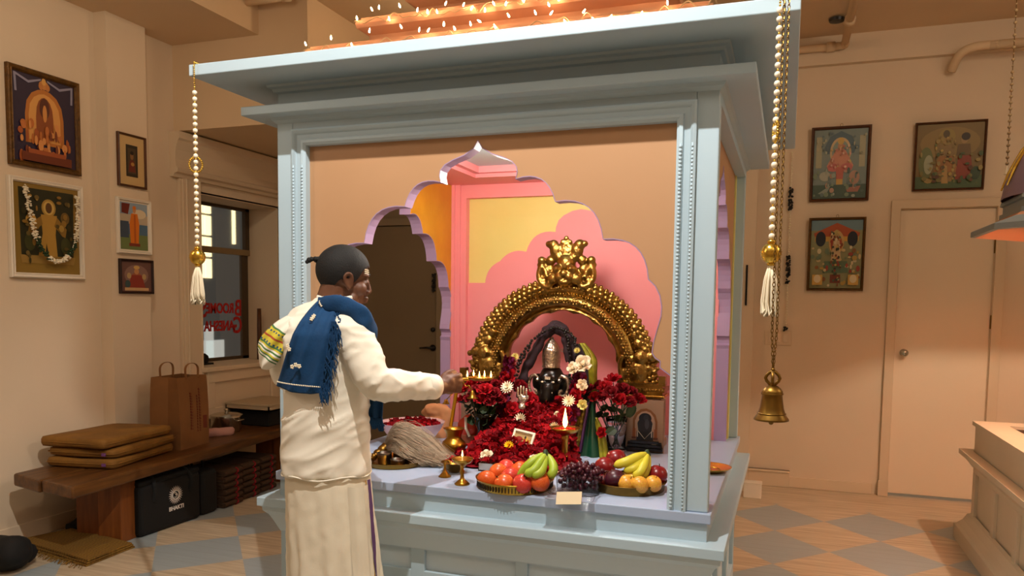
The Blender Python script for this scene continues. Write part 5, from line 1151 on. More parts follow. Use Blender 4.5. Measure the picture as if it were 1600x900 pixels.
# vases of roses
def vase_of_roses(label, rlabel, group, x, y, prof, m_, roses, waist, leaves, seed):
    t = thing('rose_vase', label, 'vase', (x, y, ZT)); MB().lathe(prof, n=32, cap=False).build('vase', m_, t, smooth=True)
    r = random.Random(seed)
    for i, (p, sc) in enumerate(roses):
        p = V(p); a = r.uniform(0, 6.28); b0 = V((x+cos(a)*waist*.5, y+sin(a)*waist*.5, ZT+.012)); n_ = V((x+cos(a+2.6)*waist*.6, y+sin(a+2.6)*waist*.6, ZT+prof[-1][1] if False else ZT+.11))
        rt = thing('red_rose', rlabel, 'rose', tuple(b0), 0, group)
        top = p+V((0, 0, -.004)); m = MB(); P = smoothpath([b0, b0.lerp(n_, .5), n_.lerp(V((p.x, p.y, n_.z)), .25), p.lerp(n_, .35), top], 4); m.tube(P, .0022, 5)
        for k in range(5): q = Euler((.5, 0, k*1.26)).to_quaternion(); petal(m, top+q @ V((0, .008, 0)), .016, q, .2)
        for k in range(r.randint(1, 3)):
            c = P[int(len(P)*r.uniform(.55, .9))]; petal(m, c+V((r.uniform(-.02, .02), r.uniform(-.02, .02), 0)), r.uniform(.03, .045), Euler((r.uniform(-1, 1), r.uniform(-1, 1), r.uniform(0, 6))).to_quaternion(), .15)
        m.build('stem', M_STEM, rt, w=True)
        d = (p-V((x, y, ZT+.05))).normalized()+V((0, -.35, 0)); o = bpy.data.objects.new('bloom', flower_data('rose', M_REDP if r.random() < .6 else M_REDP2)); col.objects.link(o); o.parent = rt
        o.location = p-V(b0); o.scale = (sc,)*3; o.rotation_euler = d.to_track_quat('Z', 'Y').to_euler()
x, y, z = (-0.675, 3.234, 0.816)
vase_of_roses('clear cylindrical glass vase of red roses at the right of the idol', 'long stemmed red rose in the clear glass vase', 'roses in the clear vase', x, y,
    [(.001, .001), (.038, .001), (.04, .004), (.045, .13), (.0475, .15), (.0455, .15), (.043, .13), (.0375, .008), (.001, .007)], M_GLASS,
    [((-0.786, 3.18, 1.078), 1), ((-0.754, 3.2, 1.094), 1), ((-0.709, 3.16, 1.093), 1.05), ((-0.694, 3.24, 1.118), 1.15), ((-0.643, 3.18, 1.083), 1.15), ((-0.611, 3.2, 1.072), 1.05), ((-0.575, 3.2, 1.047), .95), ((-0.676, 3.12, 1.077), 1.05), ((-0.64, 3.12, 1.052), .95), ((-0.715, 3.14, 1.057), .9), ((-0.602, 3.13, 1.043), .9), ((-0.748, 3.14, 1.055), .85), ((-0.705, 3.1, 0.918), .7)], .034, 5, 3)
x, y, z = (-1.203, 3.038, 0.816)
vase_of_roses('dark glass vase of red roses at the left of the idol under the held flame', 'red rose in the dark glass vase', 'roses in the dark vase', x, y,
    [(.001, .001), (.04, .001), (.043, .005), (.034, .05), (.032, .09), (.042, .14), (.058, .165), (.056, .165), (.04, .138), (.03, .09), (.032, .05), (.039, .008), (.001, .007)], mat('dark_glass', '#10140e', .08, trans=.5),
    [((-1.299, 3.04, 1.064), 1), ((-1.271, 3.06, 1.086), 1.05), ((-1.252, 3.1, 1.094), 1.1), ((-1.205, 3.08, 1.096), 1.1), ((-1.159, 3.06, 1.089), 1.05), ((-1.126, 3.05, 1.069), .95), ((-1.226, 3, 1.07), 1.05), ((-1.184, 2.99, 1.076), 1.1), ((-1.15, 3, 1.063), 1), ((-1.255, 3, 1.038), .9), ((-1.197, 2.98, 1.038), .95), ((-1.16, 2.98, 1.032), .9), ((-1.132, 3.02, 1.037), .9), ((-1.306, 3.03, 1.026), .8)], .03, 5, 9)
m = MB()
r13 = random.Random(5)
c = V((-1.209, 3.04, 1.003))
for k in range(40): petal(m, c+V((r13.gauss(0, .035), r13.gauss(0, .03), r13.gauss(0, .022))), r13.uniform(.03, .05), Euler((r13.uniform(-1.2, 1.2), r13.uniform(-1.2, 1.2), r13.uniform(0, 6))).to_quaternion(), .15)
m.tube([c+V((0, 0, .01)), V((x, y, ZT+.02))], .004, 5)
tag(m.build('foliage', M_STEM, smooth=True), 'dark leafy foliage filling the mouth of the dark glass vase', 'foliage', None, 'stuff')
m = MB(); c = V((-0.597, 3.16, 1.01)); q = Euler((1.3, .3, -.3)).to_quaternion()
m.sheet([[c+q @ V((s*.022*sin(pi*min(.97, .12+.8*t)), (t-.5)*.065, .004*s*s)) for s in (-1, -.5, 0, .5, 1)] for t in [i/8 for i in range(9)]]); m.tube([c+q @ V((0, -.033, 0)), c+V((-.03, 0, -.02)), V((-0.654, 3.2, 0.936))], .0016, 5)
tag(m.build('rose_leaf', M_LEAFG, smooth=True, solid=.001), 'large round dark green leaf at the right of the clear vase', 'leaf')
# carved panel of a seated deity leaning on the right pedestal
t = thing('deity_panel', 'arched panel showing a small black seated deity, leaning on the right pedestal', 'picture', (-0.559, 3.28, 0.8))
fw_ = V((-0.64, 3.28, 0.793)); fe_ = V((-0.48, 3.28, 0.806)); W_ = fe_.x-fw_.x; H_ = .225
TM = Matrix(((1, 0, 0, (fw_.x+fe_.x)/2), (0, 0, -1, 3.28), (0, 1, 0, ZT+H_/2), (0, 0, 0, 1)))
m = MB(); m.M = TM; m.box(-W_/2, W_/2, -H_/2, H_/2, -.012, 0); m.build('board', mat('panel_wood', '#8a6a50', .5, c2='#7a5b43', ns=12), t, w=True, bevel=.002)
p = MB(); p.M = TM; ms = []
paint(p, ms, W_, H_, [('#96755a', 'r', -.96, -.98, .96, .98), ('#7c4a1e', 'p', [(-.66, -.5), (-.66, .25), (-.5, .5), (-.25, .64), (.05, .68), (.3, .62), (.55, .45), (.66, .2), (.66, -.5)]), ('#b08a70', 'p', [(-.54, -.5), (-.54, .2), (-.4, .42), (-.2, .54), (.05, .58), (.28, .52), (.46, .36), (.54, .15), (.54, -.5)]), ('#16161c', 'e', 0, .3, .34, .2), ('#1b1b22', 'e', 0, 0, .42, .36), ('#101016', 'r', -.45, -.55, .45, -.2), ('#2c2c34', 'e', .05, .32, .14, .13), ('#3a3a44', 'e', .1, .08, .12, .2), ('#0c0c0e', 'p', [(-.95, -.95), (-.9, -.6), (.9, -.6), (.98, -.95)]), ('#26262c', 'r', -.85, -.72, .88, -.66), ('#26262c', 'r', -.9, -.86, .92, -.8), ('#8a4a1c', 'r', -.66, -.5, -.5, -.1), ('#8a4a1c', 'r', .5, -.5, .66, -.1), ('#5c2c10', 'r', -.7, -.5, -.46, -.42), ('#5c2c10', 'r', .46, -.5, .7, -.42), ('#b0a8a0', 'r', -.42, -.42, -.36, -.2), ('#b0a8a0', 'r', .34, -.42, .4, -.2), ('#d8d0c8', 'e', .35, -.62, .16, .05), ('#d8d0c8', 'e', .5, -.66, .14, .05)], .0005)
p.build('relief', ms, t, w=True)
m = MB(); m.M = TM; m.tube([(-.035, .02, .003), (-.03, -.02, .004), (0, -.055, .005), (.03, -.02, .004), (.035, .02, .003)], .0016, 5); m.build('necklace', M_SILVER, t, w=True)
m = MB(); m.M = TM
for k in range(3): m.box(-W_/2*(.75+.12*k), W_/2*(.75+.12*k), -H_/2*(.66+.13*k), -H_/2*(.56+.13*k), .0, .012+.006*k)
m.build('stepped_base', M_BLACKS, t, w=True)
# fruit
M_APPLE = mat('red_orange_apple', '#c8371c', .3, c2='#d9722e', ns=14); M_APPLER = mat('pink_red_apple', '#b82026', .3, c2='#d0503a', ns=12); M_APPLED = mat('dark_red_apple', '#6c0c12', .28, c2='#82161a', ns=14); M_PLUM = mat('dark_plum', '#330a18', .35, c2='#461022', ns=10); M_APPLEY = mat('yellow_apple', '#d9b13c', .32, c2='#c97a30', ns=9)
AM = {}
def apple(label, p, r, m_, rot, group):
    t = thing('plum' if m_ == M_PLUM else 'apple', label, 'fruit', p, 0, group); t.rotation_euler = rot
    if m_.name not in AM:
        prof = []
        for i in range(19):
            a = pi*i/18; rr = sin(a)*(1+.10*cos(a)); z = -cos(a)*.88
            if i > 14: z -= .22*((i-14)/4)**2
            if i < 3: z += .08*((3-i)/3)**2
            prof.append((max(rr, .001), z))
        b = MB().lathe(prof, n=28).build('flesh', m_, t, smooth=True); s = MB().tube([(0, 0, .6), (.03, 0, .8), (.1, 0, .98)], [.04, .035, .05], 6).build('stalk', M_STEM, t); AM[m_.name] = (b.data, s.data)
        W[t.name] = Matrix.Identity(4)
    else:
        for n_, d in zip(('flesh', 'stalk'), AM[m_.name]): o = bpy.data.objects.new(n_, d); col.objects.link(o); o.parent = t
    t.scale = (r*.94, r*.94, r*.98)
def fruit_tray(label, x, y, r, h, m_, slots):
    t = thing('fruit_tray', label, 'tray', (x, y, ZT))
    MB().lathe([(r*.93, 0), (r*.95, .003), (r*.99, h*.9), (r*1.02, h), (r*1.025, h+.003), (r*1.0, h+.002), (r*.965, h*.85), (r*.93, .006), (.001, .005)], n=64).build('tray_dish', m_, t, smooth=True)
    if slots:
        m = MB()
        for k in range(72):
            a = 2*pi*k/72; m.M = Matrix.Rotation(a, 4, 'Z'); m.box(r*.955, r*.992, -.0016, .0016, h*.25, h*.75)
        m.build('pierced_slots', mat('dark_slot', '#2a1c08', .6), t)
    return t
fruit_tray('pierced brass tray heaped with red apples and green bananas', -.866, 2.475, .133, .032, M_BRASS, True)
fruit_tray('plain brass tray heaped with mixed apples, a plum and yellow bananas', -.497, 2.605, .128, .03, M_BRASSD, False)
G1, G2 = 'apples in the pierced tray', 'fruit in the plain tray'
for i, (p, r, m_, lb) in enumerate((((-0.952, 2.43, 0.843), .036, M_APPLE, 'orange red apple at the left end of the pierced tray'), ((-0.935, 2.49, 0.859), .035, M_APPLE, 'orange streaked apple behind the leftmost apple in the pierced tray'), ((-0.92, 2.54, 0.864), .035, M_APPLER, 'pinkish red apple at the top back of the pierced tray'), ((-0.871, 2.53, 0.864), .034, M_APPLE, 'orange apple beside the green bananas at the back of the pierced tray'), ((-0.875, 2.455, 0.856), .0345, M_APPLER, 'bright red apple in the middle of the pierced tray'), ((-0.875, 2.385, 0.847), .036, M_APPLE, 'pale orange apple at the front rim of the pierced tray'), ((-0.805, 2.38, 0.854), .036, M_APPLER, 'red apple at the front rim of the pierced tray under the bananas'), ((-0.752, 2.4, 0.861), .036, M_APPLE, 'orange apple at the right end of the pierced tray'))):
    apple(lb, p, r, m_, (rnd.uniform(-.9, .9), rnd.uniform(-.9, .9), rnd.uniform(0, 6)), G1)
for p, r, m_, lb in (((-0.567, 2.72, 0.893), .04, M_APPLED, 'dark red apple at the top back of the plain tray'), ((-0.587, 2.64, 0.877), .04, M_APPLED, 'dark red apple at the left back of the plain tray'), ((-0.528, 2.53, 0.86), .039, M_PLUM, 'dark purple plum at the front of the plain tray'), ((-0.572, 2.55, 0.845), .030, M_APPLED, 'small red apple at the left end of the plain tray'), ((-0.484, 2.515, 0.854), .033, M_APPLEY, 'orange yellow apple right of the plum in the plain tray'), ((-0.44, 2.51, 0.855), .032, M_APPLEY, 'yellow apple at the front rim of the plain tray'), ((-0.401, 2.54, 0.856), .031, M_APPLEY, 'yellow apple at the right front of the plain tray'), ((-0.401, 2.62, 0.87), .038, M_APPLED, 'red apple at the right end of the plain tray beside the pillar')):
    apple(lb, p, r, m_, (rnd.uniform(-.7, .7), rnd.uniform(-.7, .7), rnd.uniform(0, 6)), G2)
M_BANG = mat('green_banana', '#86a322', .45, c2='#a8b83a', ns=12); M_BANY = mat('yellow_banana', '#d3c23a', .45, c2='#b9b62e', ns=10); M_TIP = mat('banana_tip', '#3a2c14', .7)
def bananas(label, fingers, m_, base):
    t = thing('banana_bunch', label, 'bananas', base)
    cr = MB()
    for P, R in fingers:
        Q_ = smoothpath(P, 6); n = len(Q_); rr = []
        for i in range(n):
            u = i/(n-1); rr.append(R*(.38+.3*min(1, u/.14)) if u < .14 else (R*min(1, .68+1.2*(u-.14)) if u < .82 else R*max(.25, 1-((u-.82)/.18)**2*.78)))
        m = MB(); m.tube(Q_, rr, 7); b = m.build('banana', m_, t, w=True, smooth=True)
        k = MB(); k.tube([Q_[-1]-(Q_[-1]-Q_[-2])*.5, Q_[-1]+(Q_[-1]-Q_[-2]).normalized()*.005], [R*.3, R*.2], 7); o = k.build('tip', M_TIP, b, w=True); 
        cr.tube([Q_[1], Q_[0], V(fingers[0][0][0])+V((.002, 0, .012))], [R*.6, R*.5, R*.4], 7)
    cr.build('crown', M_TIP if False else M_STEM, t, w=True, smooth=True)
bananas('bunch of green bananas on the red apples in the pierced tray', [([(-0.756, 2.46, 0.942), (-0.78, 2.43, 0.926), (-0.807, 2.41, 0.898), (-0.829, 2.41, 0.857)], .0155), ([(-0.751, 2.45, 0.942), (-0.756, 2.41, 0.923), (-0.768, 2.38, 0.901), (-0.795, 2.37, 0.885)], .0155), ([(-0.752, 2.46, 0.94), (-0.746, 2.42, 0.918), (-0.747, 2.385, 0.895), (-0.773, 2.37, 0.885)], .015), ([(-0.75, 2.47, 0.939), (-0.728, 2.45, 0.918), (-0.712, 2.42, 0.897), (-0.724, 2.41, 0.873)], .0155)], M_BANG, (-0.756, 2.42, 0.872))
bananas('bunch of yellow bananas lying on the mixed fruit in the plain tray', [([(-0.44, 2.62, 0.938), (-0.464, 2.58, 0.932), (-0.497, 2.55, 0.918), (-0.536, 2.55, 0.901)], .0165), ([(-0.438, 2.62, 0.936), (-0.454, 2.58, 0.915), (-0.47, 2.55, 0.898), (-0.503, 2.55, 0.887)], .015), ([(-0.436, 2.62, 0.936), (-0.437, 2.57, 0.914), (-0.447, 2.54, 0.889), (-0.468, 2.54, 0.872)], .0155), ([(-0.435, 2.63, 0.934), (-0.432, 2.6, 0.905), (-0.439, 2.57, 0.875), (-0.458, 2.56, 0.86)], .0145)], M_BANY, (-0.451, 2.57, 0.867))
# grapes in a clear clamshell box with its lid hanging over the edge
t = thing('grape_box', 'clear plastic clamshell box of dark grapes with open lid and paper label', 'box', (-.642, 2.525, ZT))
bw, bd, bh = .076, .058, .058
m = MB()
for zz, k in ((0, .94), (bh, 1)): pass
rs = [[(-bw*k, -bd*k, z), (bw*k, -bd*k, z), (bw*k, bd*k, z), (-bw*k, bd*k, z)] for k, z in ((.93, .001), (1, bh), (1.05, bh+.001), (1.05, bh+.003))]
m.rings(rs[:], cap=False); m.f([m.v(p) for p in rs[0]])
for k in range(9): m.tube([(lerp(-bw*.9, bw*.9, k/8), -bd*.985, .008), (lerp(-bw*.92, bw*.92, k/8), -bd*1.01, bh-.008)], .0022, 5)
m.build('box_body', M_PLASTIC, t, solid=.0012)
m = MB(); L_ = [(-.065-.0, .004), (-.10, .006), (-.145, .012), (-.175, .002), (-.2, -.032), (-.21, -.046)]
rows = []
for y, z in L_: rows.append([(x*1.05, y, z+(.006 if abs(x) > .07 else 0)+.004*noise.noise(V((x*40, y*40, 0)))) for x in [lerp(-.078, .078, j/12) for j in range(13)]])
m.sheet(rows); m.build('lid', M_PLASTIC, t, solid=.0012)
m = MB(); m.M = Matrix.Translation((.004, -.178, .012)) @ Matrix.Rotation(radians(-6), 4, 'Y') @ Matrix.Rotation(radians(58), 4, 'X'); m.box(-.042, .042, -.02, .022, 0, .001); m.build('paper_label', mat('label_paper', '#d9c7a4', .7), t)
gb = thing('grape_bunch', 'dark red grapes piled in the clear clamshell box', 'grapes', (-.642, 2.525, ZT+.006))
M_GRAPE = mat('dark_grape', '#2f0a16', .3, c2='#4a1424', ns=30)
MB().tube(smoothpath([(-.06, 0, .05), (-.02, .01, .066), (.03, -.005, .064), (.06, .01, .06)], 5), .0025, 6).build('stalk', M_STEM, gb)
r14 = random.Random(12); gd = None; placed = []
for i in range(4000):
    p = V((r14.uniform(-.066, .066), r14.uniform(-.048, .048), r14.uniform(.008, .082)))
    if p.z > .055+.03*(1-(p.x/.07)**2): continue
    if .012 < p.z < .038 and abs(p.y) < .036: continue
    if any((p-q).length < .0158 for q in placed): continue
    placed.append(p)
    if len(placed) > 98: break
for p in placed:
    if gd is None: o = MB().ball((0, 0, 0), .0092, (1, 1, 1.1), 2).build('grape', M_GRAPE, gb, smooth=True); gd = o
    else: o = gd.copy(); col.objects.link(o); o.parent = gb
    o.location = p; o.rotation_euler = (r14.uniform(-.6, .6), r14.uniform(-.6, .6), 0)
x, y, z = (-0.235, 3.035, 0.816)
t = thing('gold_plate', 'bright gold plate on the right end of the altar table behind the pillar', 'plate', (-.262, 3.0, ZT))
MB().lathe([(.05, 0), (.053, .003), (.074, .012), (.082, .018), (.083, .0195), (.079, .0185), (.06, .008), (.001, .006)], n=36).build('plate_dish', M_GOLD2, t, smooth=True)
MB().tube([(.04*cos(a), .04*sin(a), .0085) for a in [2*pi*k/24 for k in range(24)]], .002, 5, closed=True).build('inner_ring', M_GOLD2, t, smooth=True)
# ------------------------------------------------------------------ person
PO = V((-1.374, 2.12, 0)); PR = V((.942, .336, 0)); PD = V((-.336, .942, 0))
def pw(a, b, z): return PO+PR*a+PD*b+V((0, 0, z))
man = thing('person', 'person in white shirt, dhoti and blue shawl at the altar holding a lamp', 'person', tuple(PO))
TZ = [.89, .95, 1.02, 1.08, 1.14, 1.22, 1.30, 1.345, 1.385, 1.42, 1.45, 1.47]
TC = [-.012, -.014, -.014, -.012, -.010, -.010, -.010, -.008, -.002, .004, .006, .008]
TB = [0, 0, 0, 0, 0, 0, .0, .0, .005, .02, .03, .035]
TA = [.142, .143, .141, .138, .137, .140, .146, .146, .130, .098, .066, .054]
TR = [.118, .118, .116, .114, .112, .115, .118, .115, .1, .08, .062, .052]
def tor(z): return [interp(z, TZ, q) for q in (TC, TB, TA, TR)]
def surf(a, z, off=0):
    ca, cb, ra, rb = tor(z); q = max(-.985, min(.985, (a-ca)/(ra+off))); return cb-(rb+off)*sqrt(1-q*q)
def ring_at(z, o=0, n=40):
    ca, cb, ra, rb = tor(z); return [pw(ca+(ra+o)*cos(2*pi*j/n), cb+(rb+o)*sin(2*pi*j/n), z) for j in range(n)]
SH, EL, WR = pw(.080, -.065, 1.345), pw(.168, -.10, 1.197), pw(.333, .12, 1.163)
HC = pw(.372, .155, 1.168)
# body
m = MB()
m.rings([ring_at(z, -.02) for z in TZ[:-2]])
HF = V((.770, .638, 0)); HQ = Matrix(((HF.x, -HF.y, 0), (HF.y, HF.x, 0), (0, 0, 1))).to_4x4() @ Matrix.Rotation(radians(9), 4, 'Y')
HM = Matrix.Translation(pw(.030, .06, 1.519)) @ HQ @ Matrix.Diagonal((.86, .86, .86, 1))
m.M = HM
m.ball((-.006, 0, .033), 1, (.095, .074, .09), 3); m.ball((.03, 0, -.025), 1, (.06, .057, .085), 3); m.ball((.045, 0, -.075), 1, (.043, .042, .038), 3); m.ball((.072, 0, -.097), .02, (1, 1.2, .85), 2)
m.tube([(.082, 0, .022), (.094, 0, -.008), (.102, 0, -.028)], [.010, .0115, .0125], 10); m.ball((.102, 0, -.031), .0125, sub=2)
for s in (-1, 1):
    m.ball((.097, s*.012, -.036), .009, sub=2); m.ball((.078, s*.03, .026), .017, (.8, 1.4, .6), 2); m.ball((.06, s*.042, -.028), .028, sub=2); m.ball((.04, s*.043, -.07), .024, sub=2); m.ball((.083, s*.033, .0), .013, (.7, 1.2, .8), 2)
    m.tube(smoothpath([(.024, s*.063, -.032), (.025, s*.070, -.008), (.018, s*.077, .016), (.004, s*.082, .02), (-.007, s*.083, .008), (-.002, s*.079, -.014), (.013, s*.072, -.032)], 4), .0062, 7, closed=False)
    m.ball((.011, s*.069, -.004), .018, (1.0, .35, 1.5), 2); m.ball((.017, s*.07, -.034), .0075, sub=2)
m.ball((.093, 0, -.058), 1, (.014, .022, .008), 2); m.ball((.091, 0, -.07), 1, (.014, .02, .008), 2)
m.tube([(-.02, 0, -.03), (-.035, 0, -.1), (-.05, 0, -.17)], [.058, .055, .06], 16)
m.M = Matrix.Identity(4)
m.tube(smoothpath([SH, SH.lerp(EL, .5), EL, EL.lerp(WR, .35), WR, WR.lerp(HC, .6)], 5), [.05]*5+[.045]*5+[.041]*5+[.038]*5+[.029, .027, .026, .026, .026, .026], 14)
h = (HC-WR).normalized(); up = V((0, 0, 1)); aw = h.cross(up).normalized()*-1; up = h.cross(aw).normalized()*-1 if h.cross(aw).z < 0 else h.cross(aw).normalized()
if aw.dot(PD) < 0: aw = -aw
def hp(x, y, z): return HC+h*x+aw*y+up*z
m.ball(hp(0, 0, 0), 1, (.001, .001, .001), 1)
for q in ((-.02, 0, 0, .024), (-.005, 0, .010, .024), (-.005, 0, -.010, .024), (.012, 0, .016, .019), (.012, 0, .0, .020), (.012, .002, -.014, .018)): m.ball(hp(*q[:3]), q[3], sub=2)
for z, L_, r_ in ((.0235, 1, .0088), (.0075, 1.08, .0092), (-.0085, 1, .0088), (-.023, .82, .0078)):
    m.tube(smoothpath([hp(.012, -.006, z), hp(.030, -.010, z*1.08), hp(.046*L_, .002, z*1.1), hp(.047*L_, .022, z*1.05), hp(.032, .033, z), hp(.014, .028, z)], 4), [r_*1.1]*8+[r_]*8+[r_*.9]*4+[r_*.75], 9)
m.tube(smoothpath([hp(-.028, .006, .018), hp(-.01, .012, .034), hp(.016, .012, .041), hp(.038, .014, .036)], 4), [.0115]*4+[.0105]*4+[.0095]*3+[.009, .007], 9)
LS, LE, LW = pw(-.098, .05, 1.37), pw(-.148, .03, 1.225), pw(-.06, .13, 1.15)
m.tube(smoothpath([LS, LE, LW], 6), [.045]*7+[.033]*5+[.026], 12); m.ball(pw(-.03, .15, 1.14), .035, (1.1, .8, .6), 2)
for k in range(4): m.tube([pw(-.02+.004*k, .16, 1.155-.012*k), pw(.015, .17, 1.155-.012*k), pw(.035, .16, 1.15-.012*k)], [.008, .0075, .006], 8)
m.tube([pw(-.035, .14, 1.155), pw(-.01, .15, 1.178), pw(.015, .155, 1.18)], [.01, .009, .007], 8)
for s in (-1, 1):
    hp_ = pw(-.012+s*.045, s*-.015, .86); kn_ = pw(.0+s*.055, s*-.03, .48); an_ = pw(.0+s*.055, -.0+s*-.03, .09)
    m.tube([hp_, kn_, an_], [.062, .05, .036], 14); m.ball(an_+V((0, 0, -.05)), .035, (1, 1, 1), 2)
    f0 = an_+V((0, 0, -.06)); fd = (PD*.85+PR*.5).normalized(); m.tube([f0-fd*.04, f0+fd*.05, f0+fd*.13], [.03, .032, .022], 12, flat=.8, up=(0, 0, 1))
    for k in range(5): m.ball(f0+fd*(.15-.008*k)+fd.cross(V((0, 0, 1)))*(.018-.0095*k)*s+V((0, 0, -.008)), .0105-.0008*k, sub=2)
m = remeshed(m, .0042, 4); m.build('body', M_SKIN, man, w=True, smooth=True)
# face details and hair
m = MB(); m.M = HM
for s in (-1, 1): m.ball((.0845, s*.036, .0), .0085, (.5, 1.2, .5), 2)
m.build('eyes', mat('eye_dark', '#1a120e', .3), man, w=True, smooth=True)
m = MB(); m.M = HM
for z in (.034, .041, .048): m.tube([(.0925-.3*(z-.034)-9*y*y, y, z) for y in (-.05, -.036, -.018, 0, .018, .036, .05)], .0022, 5)
m.build('forehead_mark', M_WHITEP, man, w=True)
m = MB(); m.M = HM
for s in (-1, 1): m.tube(smoothpath([(.092, s*.012, .026), (.09, s*.03, .031), (.078, s*.047, .024)], 4), .0042, 6, flat=.6)
m.build('eyebrows', M_HAIR, man, w=True, smooth=True)
m = MB(); m.M = HM; n1, n2 = 56, 36; rows = []
xs, zs = [-.11, -.07, -.045, -.02, .012, .028, .045, .062, .085, .11], [-.062, -.058, -.035, -.005, -.014, -.026, -.004, .044, .06, .06]
for i in range(n2+1):
    row = []
    for j in range(n1):
        a = 2*pi*j/n1; x0 = cos(a); y0 = sin(a); rr = i/n2
        xe = -.006+x0*.101; zl = interp(xe, xs, zs); zl_n = max(-.95, min(.9, (zl-.033)/.098)); ph0 = math.asin(zl_n); ph = lerp(ph0, pi/2, rr)
        t_ = 1+.012*noise.noise(V((x0*9, y0*9, rr*9)))-(.035 if i == 0 else 0)
        row.append((-.006+x0*cos(ph)*.1015*t_, y0*cos(ph)*.0805*t_, .033+sin(ph)*.0965*t_))
    rows.append(row)
m.rings(rows, cap=False)
m.build('hair', M_HAIR, man, w=True, smooth=True, weld=True)
m = MB(); m.M = HM
for q in ((-.1, 0, .055, .014), (-.112, 0, .056, .011), (-.124, 0, .053, .0095), (-.134, .002, .047, .010), (-.14, .003, .04, .007)): m.ball(q[:3], q[3], sub=2)
m.displace(.004, 90); m.build('hair_knot', M_HAIR, man, w=True, smooth=True)
# shirt with sleeves
m = MB(); m.rings([ring_at(z, .0, 48) for z in (.895, .92, .95, .98, 1.02, 1.05, 1.08, 1.11, 1.14, 1.18, 1.22, 1.26, 1.30, 1.33, 1.36, 1.385, 1.405, 1.425, 1.445, 1.46)])
CF = WR.lerp(EL, .10)
P = smoothpath([SH+V((0, 0, .0))-PR*.03, SH, SH.lerp(EL, .5), EL, EL.lerp(CF, .5), CF], 6); n = len(P)
m.tube(P, [interp(i/(n-1), [0, .15, .35, .6, .8, 1], [.062, .066, .062, .055, .048, .0405]) for i in range(n)], 22)
P = smoothpath([pw(-.06, .03, 1.385), LS, LE, LE.lerp(LW, .6)], 6); m.tube(P, [interp(i/(len(P)-1), [0, .3, .7, 1], [.05, .056, .055, .05]) for i in range(len(P))], 18)
m = remeshed(m, .0065, 5); m.bm.normal_update()
for v_ in m.bm.verts:
    p = v_.co-PO; a = p.dot(PR); b = p.dot(PD); z = p.z; d = 0
    if a < .16 and z < 1.3:
        wv = math.exp(-((z-1.06)/.055)**2)+.5*math.exp(-((z-.97)/.06)**2)+.25
        q_ = 1-abs(noise.noise(V((a*5+z*3, b*5, z*24-a*14)))); d += .008*wv*(q_**3-.4)+.004*noise.noise(V((a*8, b*8, z*9)))
        if z < .93: d += .004*sin(math.atan2(b, a)*9)*(0.93-z)/.03
    else:
        q_ = 1-abs(noise.noise(V((a*13+z*20, b*13, z*22-a*10)))); d += .006*(q_**3-.4)
    v_.co += v_.normal*d
m.build('shirt', M_COTTON, man, w=True, smooth=True)
m = MB(); dd = (CF-EL).normalized(); m.tube([CF-dd*.045, CF-dd*.044, CF-dd*.01, CF+dd*.012, CF+dd*.013, CF+dd*.002], [.040, .0445, .043, .0425, .036, .034], 26, cap=False); m.build('cuff', M_COTTON, man, w=True, smooth=True)
m = MB(); m.tube([pw(.012+.054*cos(t)*1.0, .037+.052*sin(t), 1.462+.012*sin(t)) for t in [2*pi*k/28 for k in range(28)]], .0085, 8, closed=True); m.build('collar', M_COTTON, man, w=True, smooth=True)
m = MB(); m.tube([pw(tor(.9)[0]+(.1425)*cos(t), .1185*sin(t), .897+.004*sin(t*5)) for t in [2*pi*k/60 for k in range(60)]], .0024, 6, closed=True); m.build('shirt_hem', M_COTTON, man, w=True, smooth=True)
# dhoti
DZ = [.05, .3, .5, .7, .85, .93]; DA = [.165, .158, .150, .143, .138, .132]; DR = [.135, .130, .122, .115, .110, .105]; DC = [.035, .024, .016, .004, -.006, -.010]; DBc = [.0, .0, .0, .0, .0, 0]
def dho(t, z):
    ra, rb, ca = interp(z, DZ, DA), interp(z, DZ, DR), interp(z, DZ, DC); k = min(1, (.95-z)/.5)
    f = 1+k*(.05*sin(6*t+2.6*z)+.035*sin(11*t-4*z+1)+.025*sin(19*t+6*z)+.07*((1-abs(sin(3*t+1.3*z+.6)))**3-.25))+.02*((1-abs(noise.noise(V((cos(t)*3+z*5, sin(t)*3, z*14)))))**3-.4)+.012*((1-abs(noise.noise(V((cos(t)*5-z*8, sin(t)*5, z*26)))))**3-.4)
    return ca+ra*f*cos(t), rb*f*sin(t)
m = MB(); m.rings([[pw(*dho(2*pi*j/110, z), z+(.02*sin(5*2*pi*j/110) if z < .1 else 0)) for j in range(110)] for z in [.05+.88*i/70 for i in range(71)]], cap=False)
m.build('dhoti', M_DHOTI, man, w=True, smooth=True)
def band(t0, t1, off, nm, mt, z0=.05, z1=.88):
    m = MB(); P = []
    for i in range(50):
        z = lerp(z0, z1, i/49); row = []
        for j in range(5):
            t = lerp(t0, t1, j/4)+.25*(z-.5); a, b = dho(t, z); l = sqrt(a*a+b*b); row.append(pw(a*(1+off/l), b*(1+off/l), z))
        P.append(row)
    m.sheet(P); o = m.build(nm, mt, man, w=True, smooth=True); return o
band(-.42, -.30, .004, 'purple_border', mat('purple_border', '#5a3a63', .8)); band(-.50, -.455, .004, 'gold_border', mat('gold_border', '#b58a3e', .6, .2))
m = MB(); P = []
for i in range(60):                                          # loose pleat falling down the front edge
    z = lerp(.06, .87, i/59); row = []
    for j in range(9):
        t = lerp(-1.02, -.5, j/8)+.2*(z-.5); a, b = dho(t, z); l = sqrt(a*a+b*b); of = .006+.020*sin(pi*j/8)+.006*sin(j*2.2+z*6); row.append(pw(a*(1+of/l), b*(1+of/l), z))
    P.append(row)
m.sheet(P); m.build('front_pleat', M_DHOTI, man, w=True, smooth=True)
